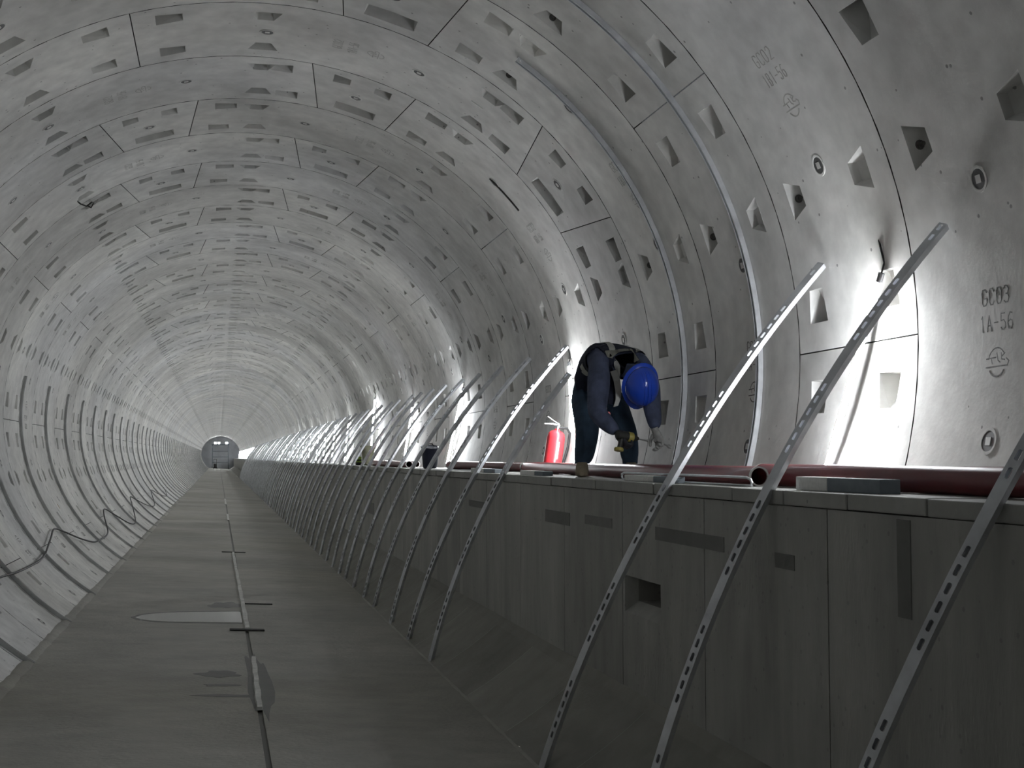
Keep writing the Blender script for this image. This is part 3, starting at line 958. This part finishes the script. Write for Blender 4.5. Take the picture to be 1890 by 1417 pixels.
pud = floor_patch('puddle', 'long shallow puddle reaching the centre groove', lens(-1.06, -.05, 12.86, .47, .16), 'wet', .0024)
rim = floor_patch('damp_rim', '', lens(-1.10, -.05, 12.86, .56, .16), 'damp', .0012)
for k in ('label', 'category'): del rim[k]
rim.location = rim.location - pud.location; rim.parent = pud
def blot(cx, cy, rx, ry, seed, n=26):
    rnd = random.Random(seed); ph = [rnd.uniform(0, 6.28) for _ in range(4)]
    return [(cx + rx * math.cos(a) * (1 + .18 * math.sin(3 * a + ph[0]) + .12 * math.sin(5 * a + ph[1])), cy + ry * math.sin(a) * (1 + .18 * math.sin(2 * a + ph[2]) + .14 * math.sin(7 * a + ph[3]))) for a in [2 * math.pi * i / n for i in range(n)]]
floor_patch('stain', 'dark damp patch around the lone pale strip', blot(.0, 9.3, .085, 1.35, 3), 'damp', .0010)
floor_patch('stain', 'small dark damp patch left of the lone pale strip', blot(-.27, 9.62, .15, .13, 5), 'damp', .0010)
floor_patch('stain', 'thin dark damp streak running into the lone pale strip', blot(-.22, 8.75, .19, .05, 6), 'damp', .0010)
floor_patch('stain', 'tiny dark damp streak between two larger ones', blot(-.26, 9.15, .12, .05, 8), 'damp', .0010)
floor_patch('stain', 'dark damp patch against the puddle behind the pale strip', blot(-.2, 14.1, .17, .3, 9), 'damp', .0010)

# ================================================================== SMALL THINGS ON THE LINING
def wall_strip(name, label, cat, r, p0, p1, wd, m, th=.006, n=14):
    o0 = onwall((p0 + p1) / 2, ring_y(r)); mb = MB(); v = []
    for i in range(n + 1):
        ph = p0 + (p1 - p0) * i / n
        for y, d in ((-wd / 2, 0), (-wd / 2, -th), (wd / 2, -th), (wd / 2, 0)): v.append(onwall(ph, ring_y(r) + y, d) - o0)
    f = [(0, 1, 2, 3), tuple(4 * n + k for k in (3, 2, 1, 0))]
    for i in range(n):
        for k in range(3): f.append((4 * i + k, 4 * i + 4 + k, 4 * i + 5 + k, 4 * i + 1 + k))
    mb.add(v, f); o = mb.obj(name, m); o.location = o0
    return tag(o, label, cat)
wall_strip('wall_rod', 'thin dark rod hanging from a grout plug below the crown', 'rod', 4.49, 37.6, 45.6, .016, 'grime', .012)
wall_strip('wall_strap', 'bright white strap stuck high on the left lining', 'strap', 20.6, 136.5, 149.2, .05, 'white')
wall_strip('wall_strap', 'short white strap on the upper left lining beside a bolt pocket', 'strap', 9.62, 145.0, 147.8, .03, 'white')
wall_strip('wall_strap', 'small white strap by a grout plug above the thin dark rod', 'strap', 3.46, 54.2, 56.4, .02, 'white')
# tangle of wire left in a bolt pocket of the crown
o0 = onwall(127.6, ring_y(6.96)); mb = MB()
mb.tube([onwall(128.3, ring_y(6.80), .06) - o0, onwall(127.9, ring_y(6.88), -.02) - o0, onwall(127.0, ring_y(6.98), -.05) - o0, onwall(125.6, ring_y(7.02), -.03) - o0, onwall(125.2, ring_y(7.12), -.02) - o0, onwall(126.2, ring_y(7.2), -.03) - o0, onwall(127.4, ring_y(7.14), .05) - o0], .008, 6)
o = mb.obj('wire_loop', 'grime', None, True); o.location = o0; tag(o, 'loop of dark wire hanging out of a bolt pocket in the vault', 'wire')
# rusty streak on the left wall
wall_strip('rust_stain', 'rust coloured streak on the left lining between two channels', 'stain', 11.2, -154.5, -148.5, .05, 'ochre', .001)

# ================================================================== WORK TROLLEY AT THE FAR END
ty = ring_y(END) - 4
t = thing('work_trolley', 'dim steel portal trolley with floodlights at the far tunnel end', 'trolley', (0, ty, fz(0)))
b0 = -fz(0)
for x in (-1.15, 1.15):
    for y in (0, 2.4):
        mb = MB(); mb.box(x - .06, x + .06, y - .06, y + .06, SL * x + .12, b0 + 1.35); mb.obj('leg', 'frame_grey', t)
        mb = MB(); mb.lathe([(.12, -.04), (.13, -.03), (.13, .03), (.12, .04)], (x, y, .13 + SL * x), (1, 0, 0), 16); mb.obj('wheel', 'grime', t, True)
for z in (.9, 1.7, 2.5, b0 + 1.3):
    mb = MB(); mb.box(-1.2, 1.2, -.05, .05, z - .05, z + .05); mb.obj('crossbeam', 'frame_grey', t)
for x in (-1.15, 1.15):
    mb = MB(); mb.box(x - .04, x + .04, 0, 2.4, b0 + 1.25, b0 + 1.37); mb.obj('side_beam', 'frame_grey', t)
mb = MB(); mb.box(-1.3, 1.3, -.1, 2.5, b0 + 1.37, b0 + 1.42); mb.obj('deck', 'frame_grey', t)
for x in (-.75, -.25, .85):
    mb = MB(); mb.box(x - .17, x + .17, -.22, -.16, b0 + 1.45, b0 + 1.72, bev=.01); h = mb.obj('floodlight', 'black', t)
    mb = MB(); mb.box(x - .15, x + .15, -.225, -.221, b0 + 1.47, b0 + 1.70); mb.obj('lit_face', 'flood', h)
# someone's cart standing before it
t = thing('hand_cart', 'tiny dark upright hand cart standing before the far trolley', 'cart', (-.72, ty - 8, fz(-.72)))
mb = MB(); mb.box(-.22, .22, -.05, .25, .06, .10); mb.obj('toe_plate', 'grime', t)
for x in (-.2, .2):
    mb = MB(); mb.tube([(x, .2, .1), (x, .26, .9), (x * .9, .36, 1.35)], .03, 8); mb.obj('upright', 'grime', t, True)
    mb = MB(); mb.lathe([(.10, -.03), (.12, -.02), (.12, .02), (.10, .03)], (x * 1.25, .25, .125), (1, 0, 0), 14); mb.obj('wheel', 'black', t, True)
mb = MB(); mb.tube([(-.18, .36, 1.35), (.18, .36, 1.35)], .03, 8); mb.obj('handle', 'grime', t, True)
mb = MB(); mb.box(-.2, .2, 0, .22, .10, .75, bev=.03); mb.obj('load', 'black', t)

# ================================================================== THE WORKER
WO = Vector((2.33, 8.42, PZ))
worker = thing('person', 'worker in navy clothes and blue helmet bending over with a drill', 'person', WO)
JT = {  # joint: (position, radius x, radius y, cloth)
    'pelvis': ((2.278, 8.70, -.045), .160, .135, 'trouser'),
    'waist': ((2.272, 8.62, .075), .155, .130, 'navy'),
    'spine': ((2.305, 8.50, .140), .158, .132, 'navy'),
    'chest': ((2.372, 8.34, .130), .168, .135, 'navy'),
    'collar': ((2.395, 8.22, .080), .125, .105, 'navy'),
    'neck': ((2.415, 8.13, .020), .062, .062, 'navy'),
    'skull': ((2.428, 8.035, -.055), .086, .092, 'skin'),
    'brow': ((2.434, 7.965, -.095), .080, .085, 'skin'),
    'rsh': ((2.232, 8.28, .080), .094, .092, 'navy'),
    'ruarm': ((2.180, 8.15, -.10), .080, .080, 'navy'),
    'relb': ((2.135, 8.04, -.262), .068, .068, 'navy'),
    'rfore': ((2.180, 7.93, -.345), .057, .057, 'navy'),
    'rwri': ((2.222, 7.865, -.400), .038, .038, 'navy'),
    'lsh': ((2.515, 8.20, .060), .092, .090, 'navy'),
    'luarm': ((2.520, 8.07, -.10), .072, .072, 'navy'),
    'lelb': ((2.500, 7.98, -.235), .062, .062, 'navy'),
    'lfore': ((2.497, 7.93, -.315), .053, .053, 'navy'),
    'lwri': ((2.494, 7.905, -.375), .037, .037, 'navy'),
    'rhip': ((2.215, 8.68, -.115), .108, .108, 'trouser'),
    'rthi': ((2.212, 8.55, -.26), .098, .098, 'trouser'),
    'rkne': ((2.190, 8.43, -.385), .084, .084, 'trouser'),
    'rcal': ((2.170, 8.44, -.50), .078, .078, 'trouser'),
    'rank': ((2.150, 8.44, -.612), .066, .066, 'trouser'),
    'lhip': ((2.425, 8.63, -.120), .106, .106, 'trouser'),
    'lthi': ((2.440, 8.49, -.26), .086, .086, 'trouser'),
    'lkne': ((2.452, 8.36, -.385), .074, .074, 'trouser'),
    'lcal': ((2.475, 8.39, -.50), .072, .072, 'trouser'),
    'lank': ((2.490, 8.42, -.612), .060, .060, 'trouser'),
}
BONES = [('pelvis', 'waist'), ('waist', 'spine'), ('spine', 'chest'), ('chest', 'collar'), ('collar', 'neck'), ('neck', 'skull'), ('skull', 'brow'),
         ('chest', 'rsh'), ('rsh', 'ruarm'), ('ruarm', 'relb'), ('relb', 'rfore'), ('rfore', 'rwri'), ('chest', 'lsh'), ('lsh', 'luarm'), ('luarm', 'lelb'), ('lelb', 'lfore'), ('lfore', 'lwri'),
         ('pelvis', 'rhip'), ('rhip', 'rthi'), ('rthi', 'rkne'), ('rkne', 'rcal'), ('rcal', 'rank'), ('pelvis', 'lhip'), ('lhip', 'lthi'), ('lthi', 'lkne'), ('lkne', 'lcal'), ('lcal', 'lank')]
names = list(JT); idx = {n_: i for i, n_ in enumerate(names)}
me = bpy.data.meshes.new('body_frame')
me.from_pydata([tuple(Vector(JT[n_][0]) - WO) for n_ in names], [(idx[a], idx[b]) for a, b in BONES], [])
tmp = bpy.data.objects.new('body_frame', me); COL.objects.link(tmp)
sk = tmp.modifiers.new('skin', 'SKIN'); sk.use_smooth_shade = True; sk.branch_smoothing = .4
for i, n_ in enumerate(names):
    d = me.skin_vertices[0].data[i]; d.radius = (JT[n_][1], JT[n_][2]); d.use_root = (n_ == 'pelvis')
sb = tmp.modifiers.new('sub', 'SUBSURF'); sb.levels = 2
dg = bpy.context.evaluated_depsgraph_get()
body = bpy.data.meshes.new_from_object(tmp.evaluated_get(dg))
bpy.data.objects.remove(tmp)
body.name = 'body'
body.materials.clear()
for k in ('navy', 'trouser', 'skin'): body.materials.append(M[k])
P3 = {n_: Vector(JT[n_][0]) - WO for n_ in names}
def nearest_bone(p):
    best = None
    for a, b in BONES:
        A, B = P3[a], P3[b]; ab = B - A; t_ = max(0, min(1, (p - A).dot(ab) / ab.length_squared))
        d = (p - A - ab * t_).length - (JT[a][1] * (1 - t_) + JT[b][1] * t_)
        if best is None or d < best[0]: best = (d, a, b, t_)
    return best
bone_of = []
for poly in body.polygons:
    _, a, b, t_ = nearest_bone(poly.center)
    c = JT[a][3] if t_ < .5 else JT[b][3]
    bone_of.append((a, b, t_)); poly.material_index = ('navy', 'trouser', 'skin').index(c)
body.polygons.foreach_set('use_smooth', [True] * len(body.polygons))
link('body', body, worker)
# vest: the torso's own surface, a little outside the jacket
TORSO = {('pelvis', 'waist'), ('waist', 'spine'), ('spine', 'chest'), ('chest', 'collar')}
bm = bmesh.new(); bm.from_mesh(body); bm.faces.ensure_lookup_table(); bm.normal_update()
kill = [f for f in bm.faces if not ((bone_of[f.index][0], bone_of[f.index][1]) in TORSO and not (bone_of[f.index][1] == 'waist' and bone_of[f.index][2] < .35)
        or bone_of[f.index][1] in ('rsh', 'lsh') and bone_of[f.index][2] < .75)]
bmesh.ops.delete(bm, geom=kill, context='FACES')
for q in bm.verts: q.co += q.normal * .012
for f in bm.faces: f.material_index = 0
vest_me = bpy.data.meshes.new('vest'); bm.to_mesh(vest_me)
tree = BVHTree.FromBMesh(bm)
bm.free()
vest_me.materials.clear(); vest_me.materials.append(M['vest'])
vest = link('vest', vest_me, worker)
def ribbon(name, guide, wd, m, lift=.006, cross=None):
    pts = smooth_pts([Vector(g) - WO for g in guide], 5)
    on = [tree.find_nearest(p) for p in pts]
    v, f = [], []
    for i, (c, n_, _, _) in enumerate(on):
        t_ = (on[min(i + 1, len(on) - 1)][0] - on[max(0, i - 1)][0]).normalized()
        s_ = t_.cross(n_).normalized()
        for a in (-1, -.33, .33, 1):
            q = tree.find_nearest(c + s_ * a * wd / 2)
            v.append(q[0] + q[1] * lift)
    for i in range(len(on) - 1):
        for k in range(3): f.append((4 * i + k, 4 * i + k + 1, 4 * i + 5 + k, 4 * i + 4 + k))
    o = link(name, mesh(name, v, f, m, True), vest); return o
ribbon('reflective_strap', [(2.300, 8.46, .25), (2.310, 8.32, .20), (2.322, 8.20, .11), (2.325, 8.14, .0), (2.32, 8.17, -.07)], .040, 'reflect')
ribbon('reflective_strap', [(2.44, 8.42, .25), (2.462, 8.28, .20), (2.482, 8.17, .12), (2.50, 8.11, .04)], .034, 'reflect')
ribbon('shoulder_band', [(2.22, 8.16, .17), (2.29, 8.10, .215), (2.37, 8.08, .225), (2.45, 8.06, .205), (2.52, 8.05, .15)], .075, 'olive_tape', .008)
ribbon('reflective_patch', [(2.11, 8.50, .085), (2.12, 8.48, .03), (2.125, 8.47, -.03)], .055, 'reflect')
# loose front of the vest hanging below the chest
mb = MB(); v = []
gl = [(2.305, 8.20, .03), (2.312, 8.15, -.04), (2.316, 8.13, -.11), (2.312, 8.125, -.165), (2.295, 8.125, -.215)]
for i, p in enumerate(gl):
    w_ = .024 - .002 * i
    for dx, dy in ((-w_, 0), (w_, 0), (w_, .008), (-w_, .008)): v.append(Vector(p) + Vector((dx, dy, .25 * dx)) - WO)
f = [(0, 1, 2, 3), (16, 19, 18, 17)]
for i in range(4):
    for k in range(4): f.append((4 * i + k, 4 * i + (k + 1) % 4, 4 * i + 4 + (k + 1) % 4, 4 * i + 4 + k))
mb.add(v, f); mb.obj('hanging_strap', 'reflect', vest)
mb = MB(); v = []
gl = [(2.28, 8.26, .02), (2.285, 8.20, -.06), (2.29, 8.17, -.13), (2.275, 8.16, -.20)]
for i, p in enumerate(gl):
    w_ = .06 - .013 * i
    for dx, dy in ((-w_, 0), (w_, 0), (w_, .012), (-w_, .012)): v.append(Vector(p) + Vector((dx, dy, 0)) - WO)
f = [(0, 1, 2, 3), (12, 15, 14, 13)]
for i in range(3):
    for k in range(4): f.append((4 * i + k, 4 * i + (k + 1) % 4, 4 * i + 4 + (k + 1) % 4, 4 * i + 4 + k))
mb.add(v, f); mb.obj('vest_front', 'vest', vest)
# badge on a strap
mb = MB(); mb.box(2.185 - WO.x, 2.222 - WO.x, 8.09 - WO.y, 8.096 - WO.y, -.262 - WO.z, -.205 - WO.z, bev=.002); bd = mb.obj('badge', 'white', vest)
mb = MB(); mb.lathe([(.014, 0), (.016, .004), (.014, .008)], Vector((2.228, 8.085, -.268)) - WO, (0, -1, 0), 12); mb.obj('red_clip', 'ext_red', bd, True)

# head: nose and ears under the helmet, black hair at the nape
HC = Vector((2.432, 7.985, -.088)) - WO
hu = Vector((.10, -.86, -.50)).normalized()            # crown direction
hf = Vector((.12, .50, -.86)); hf = (hf - hu * hf.dot(hu)).normalized()   # face looks down
hs = hu.cross(hf).normalized()
def HP(a, b, c): return HC + hs * a + hf * b + hu * c
mb = MB(); mb.tube([HP(0, .085, -.02), HP(0, .112, -.045), HP(0, .088, -.055)], [.010, .016, .010], 8)
nose = mb.obj('nose', 'skin', worker, True)
for sg in (-1, 1):
    mb = MB(); mb.lathe([(.010, 0), (.026, .004), (.028, .012), (.016, .016)], HP(sg * .078, 0, -.04), hs * sg, 12); mb.obj('ear', 'skin', worker, True)
    mb = MB(); mb.lathe([(.004, -.004), (.011, 0), (.008, .006)], HP(sg * .032, .086, -.012), hf, 10); mb.obj('eye', 'white', worker, True)
mb = MB(); mb.tube([HP(-.024, .092, -.075), HP(0, .097, -.077), HP(.024, .092, -.075)], .006, 6); mb.obj('mouth', 'skin', worker, True)
mb = MB(); v = []
mb.lathe([(.098, -.055), (.100, -.02), (.098, .0)], HC - hf * .012, hu, 20); mb.f = [f for f in mb.f if len(f) == 4 and sum((mb.v[i] - HC).dot(hf) for i in f) < .05]; mb.mi = [0] * len(mb.f)
mb.obj('hair', 'hair', worker, True)
# helmet
mb = MB(); nu, nv = 28, 9
v, f = [], []
for j in range(nv + 1):
    e = j / nv * math.pi / 2
    for i in range(nu):
        a = 2 * math.pi * i / nu
        rr = math.cos(e) ** .82
        v.append(HP(.112 * rr * math.sin(a), .138 * rr * math.cos(a), -.012 + .128 * math.sin(e)))
for j in range(nv):
    for i in range(nu):
        f.append((j * nu + i, j * nu + (i + 1) % nu, (j + 1) * nu + (i + 1) % nu, (j + 1) * nu + i))
mb.add(v, f)
helmet = mb.obj('helmet', 'helmet', worker, True)
mb = MB(); v, f = [], []
for j, (o_, h_) in enumerate(((0, -.006), (.016, -.016), (.020, -.022), (.015, -.025), (-.004, -.020))):
    for i in range(nu):
        a = 2 * math.pi * i / nu; fr = max(0, math.cos(a)) ** 2.2
        v.append(HP((.112 + o_) * math.sin(a), (.138 + o_ + .040 * fr * (o_ / .02)) * math.cos(a), -.012 + h_ - .012 * fr * (o_ / .02)))
for j in range(4):
    for i in range(nu): f.append((j * nu + i, j * nu + (i + 1) % nu, (j + 1) * nu + (i + 1) % nu, (j + 1) * nu + i))
mb.add(v, f); mb.obj('brim', 'helmet', helmet, True)
for off in (-.024, 0, .024):
    mb = MB(); pts = []
    for k in range(13):
        e = math.pi * (.12 + .76 * k / 12)
        pts.append(HP(off, -.138 * math.cos(e) * (1 - abs(off) * 1.2), -.012 + .131 * math.sin(e) ** .9 - abs(off) * .12))
    mb.tube(pts, .0042 if off else .006, 6); mb.obj('ridge', 'helmet', helmet, True)

# boots
def boot(ank, toe, name='boot'):
    a, b = Vector(ank) - WO, Vector(toe) - WO; d = (b - a); d.z = 0; d.normalize(); s_ = Vector((-d.y, d.x, 0))
    mb = MB(); secs = [(-.055, .030, .0, .115), (-.03, .040, .0, .128), (.03, .043, .0, .115), (.085, .047, .0, .082), (.14, .046, .0, .066), (.180, .034, .004, .048), (.195, .016, .01, .034)]
    v, f = [], []; n = 12
    base = Vector((a.x, a.y, 0))
    for u, w_, z0, z1 in secs:
        for k in range(n):
            th = 2 * math.pi * k / n; cz = math.sin(th); cs = math.cos(th)
            v.append(base + d * u + s_ * w_ * (abs(cs) ** .7) * (1 if cs > 0 else -1) + Vector((0, 0, (z0 + z1) / 2 + (z1 - z0) / 2 * (abs(cz) ** .7) * (1 if cz > 0 else -1))))
    for j in range(len(secs) - 1):
        for k in range(n): f.append((j * n + k, j * n + (k + 1) % n, (j + 1) * n + (k + 1) % n, (j + 1) * n + k))
    f.append(tuple(range(n - 1, -1, -1))); f.append(tuple((len(secs) - 1) * n + k for k in range(n)))
    mb.add(v, f); o = mb.obj(name, 'boot', worker, True)
    mb = MB(); mb.tube([base + Vector((0, 0, .09)), base + Vector((0, 0, .135))], [.052, .056], 14); mb.obj('cuff', 'trouser', o, True)
boot((2.150, 8.44, PZ), (2.095, 8.26, PZ)); boot((2.490, 8.42, PZ), (2.47, 8.22, PZ))

# gloved hands: palm, four fingers curled by degrees, thumb from the side of the palm
def hand(name, m, wrist, along, palmdir, thumb_side, curl):
    w_ = Vector(wrist) - WO; a = Vector(along).normalized(); p = Vector(palmdir); p = (p - a * p.dot(a)).normalized(); s_ = a.cross(p) * thumb_side
    mb = MB()
    v, f = [], []; n = 12
    secs = [(-.02, .026, .022), (.0, .027, .020), (.025, .034, .018), (.055, .040, .017), (.078, .040, .015), (.088, .034, .011)]
    for u, hw_, hh in secs:
        for k in range(n):
            th = 2 * math.pi * k / n
            v.append(w_ + a * u + s_ * hw_ * math.cos(th) + p * hh * math.sin(th))
    for j in range(len(secs) - 1):
        for k in range(n): f.append((j * n + k, j * n + (k + 1) % n, (j + 1) * n + (k + 1) % n, (j + 1) * n + k))
    f.append(tuple(range(n - 1, -1, -1))); f.append(tuple((len(secs) - 1) * n + k for k in range(n)))
    mb.add(v, f)
    for i, (off, L1, L2, L3, r_) in enumerate(((.028, .036, .022, .018, .0098), (.010, .040, .026, .020, .0102), (-.009, .037, .024, .019, .0098), (-.027, .030, .018, .016, .0088))):
        c = curl + 4 * i; q = w_ + a * .080 + s_ * off; ang = 0; pts = [q - a * .012, q]
        for L_, k in ((L1, .75), (L2, 1.25), (L3, .95)):
            ang += R(c * k); q = q + (a * math.cos(ang) + p * math.sin(ang)) * L_; pts.append(q)
        pts.append(q + (pts[-1] - pts[-2]).normalized() * .004)
        mb.tube(pts, [r_, r_ * 1.08, r_, r_ * .95, r_ * .86, r_ * .45], 8)
    q = w_ + a * .022 + s_ * .028; t1 = q + (a * .62 + s_ * .6 + p * .45).normalized() * .036; t2 = t1 + (a * .75 + s_ * .02 + p * .65).normalized() * .028; t3 = t2 + (a * .6 - s_ * .35 + p * .7).normalized() * .022
    mb.tube([q, t1, t2, t3, t3 + (t3 - t2) * .15], [.014, .0125, .0112, .0095, .005], 8)
    return mb.obj(name, m, worker, True)
DR_A, DR_B = Vector((2.232, 7.842, -.412)), Vector((2.372, 7.872, -.437))
dax = (DR_B - DR_A).normalized()
hand('glove', 'glove_dark', (2.226, 7.862, -.405), (.45, -.12, -.75), (.75, .25, .35), -1, 44)
hand('glove', 'glove_grey', (2.494, 7.903, -.382), (.30, -.05, -.80), (-.55, -.35, -.20), 1, 38)

# ------------------------------------------------------------------ cordless drill in the dark glove
DO = Vector((2.262, 7.85, -.50))
drill = thing('cordless_drill', 'yellow and black cordless drill held in the worker\'s dark glove', 'drill', DO)
dn = Vector((.10, -.10, -1)); dn = (dn - dax * dn.dot(dax)).normalized()
def DP(a, b): return DR_A + dax * a + dn * b - DO
mb = MB(); mb.tube([DP(-.028, 0), DP(-.02, 0), DP(.05, 0), DP(.058, 0)], [.020, .031, .032, .030], 14); mb.obj('motor_housing', 'drill_black', drill, True)
mb = MB(); mb.tube([DP(.056, 0), DP(.062, 0), DP(.092, 0), DP(.098, 0)], [.030, .033, .032, .024], 14); mb.obj('gear_case', 'yellow', drill, True)
mb = MB(); mb.tube([DP(.098, 0), DP(.120, 0), DP(.138, 0)], [.021, .019, .011], 12); mb.obj('chuck', 'drill_black', drill, True)
mb = MB(); mb.tube([DP(.138, 0), DP(.195, 0), DP(.21, 0)], [.006, .006, .009], 8); mb.obj('bit', 'chrome', drill, True)
mb = MB(); mb.tube([DP(.012, .018), DP(.008, .06), DP(.004, .088)], [.019, .016, .018], 12); mb.obj('grip', 'drill_black', drill, True)
mb = MB(); mb.tube([DP(.0, .085), DP(.0, .092), DP(.0, .106)], [.028, .032, .030], 10); mb.obj('battery', 'yellow', drill, True)

# ------------------------------------------------------------------ spanner in the grey glove
SO = Vector((2.535, 7.885, -.465))
sp = thing('spanner', 'bright steel spanner held in the worker\'s grey glove', 'spanner', SO)
sx = Vector((.92, .12, -.36)).normalized(); sz = Vector((.3, -.9, .3)); sz = (sz - sx * sz.dot(sx)).normalized(); sy_ = sx.cross(sz)
def SPt(a, b, c): return sx * a + sy_ * b + sz * c
mb = MB(); mb.tube([SPt(-.05, 0, 0), SPt(.0, 0, 0), SPt(.045, 0, 0)], [.007, .006, .007], 8); mb.obj('shank', 'chrome', sp, True)
mb = MB()
for sg in (-1, 1): mb.tube([SPt(.040, 0, 0), SPt(.052, sg * .010, 0), SPt(.068, sg * .009, 0)], [.007, .006, .0045], 8)
mb.obj('jaw', 'chrome', sp, True)
mb = MB(); mb.lathe([(.007, -.004), (.013, -.004), (.013, .004), (.007, .004)], SPt(-.058, 0, 0), sz, 12); mb.obj('ring_end', 'chrome', sp, True)
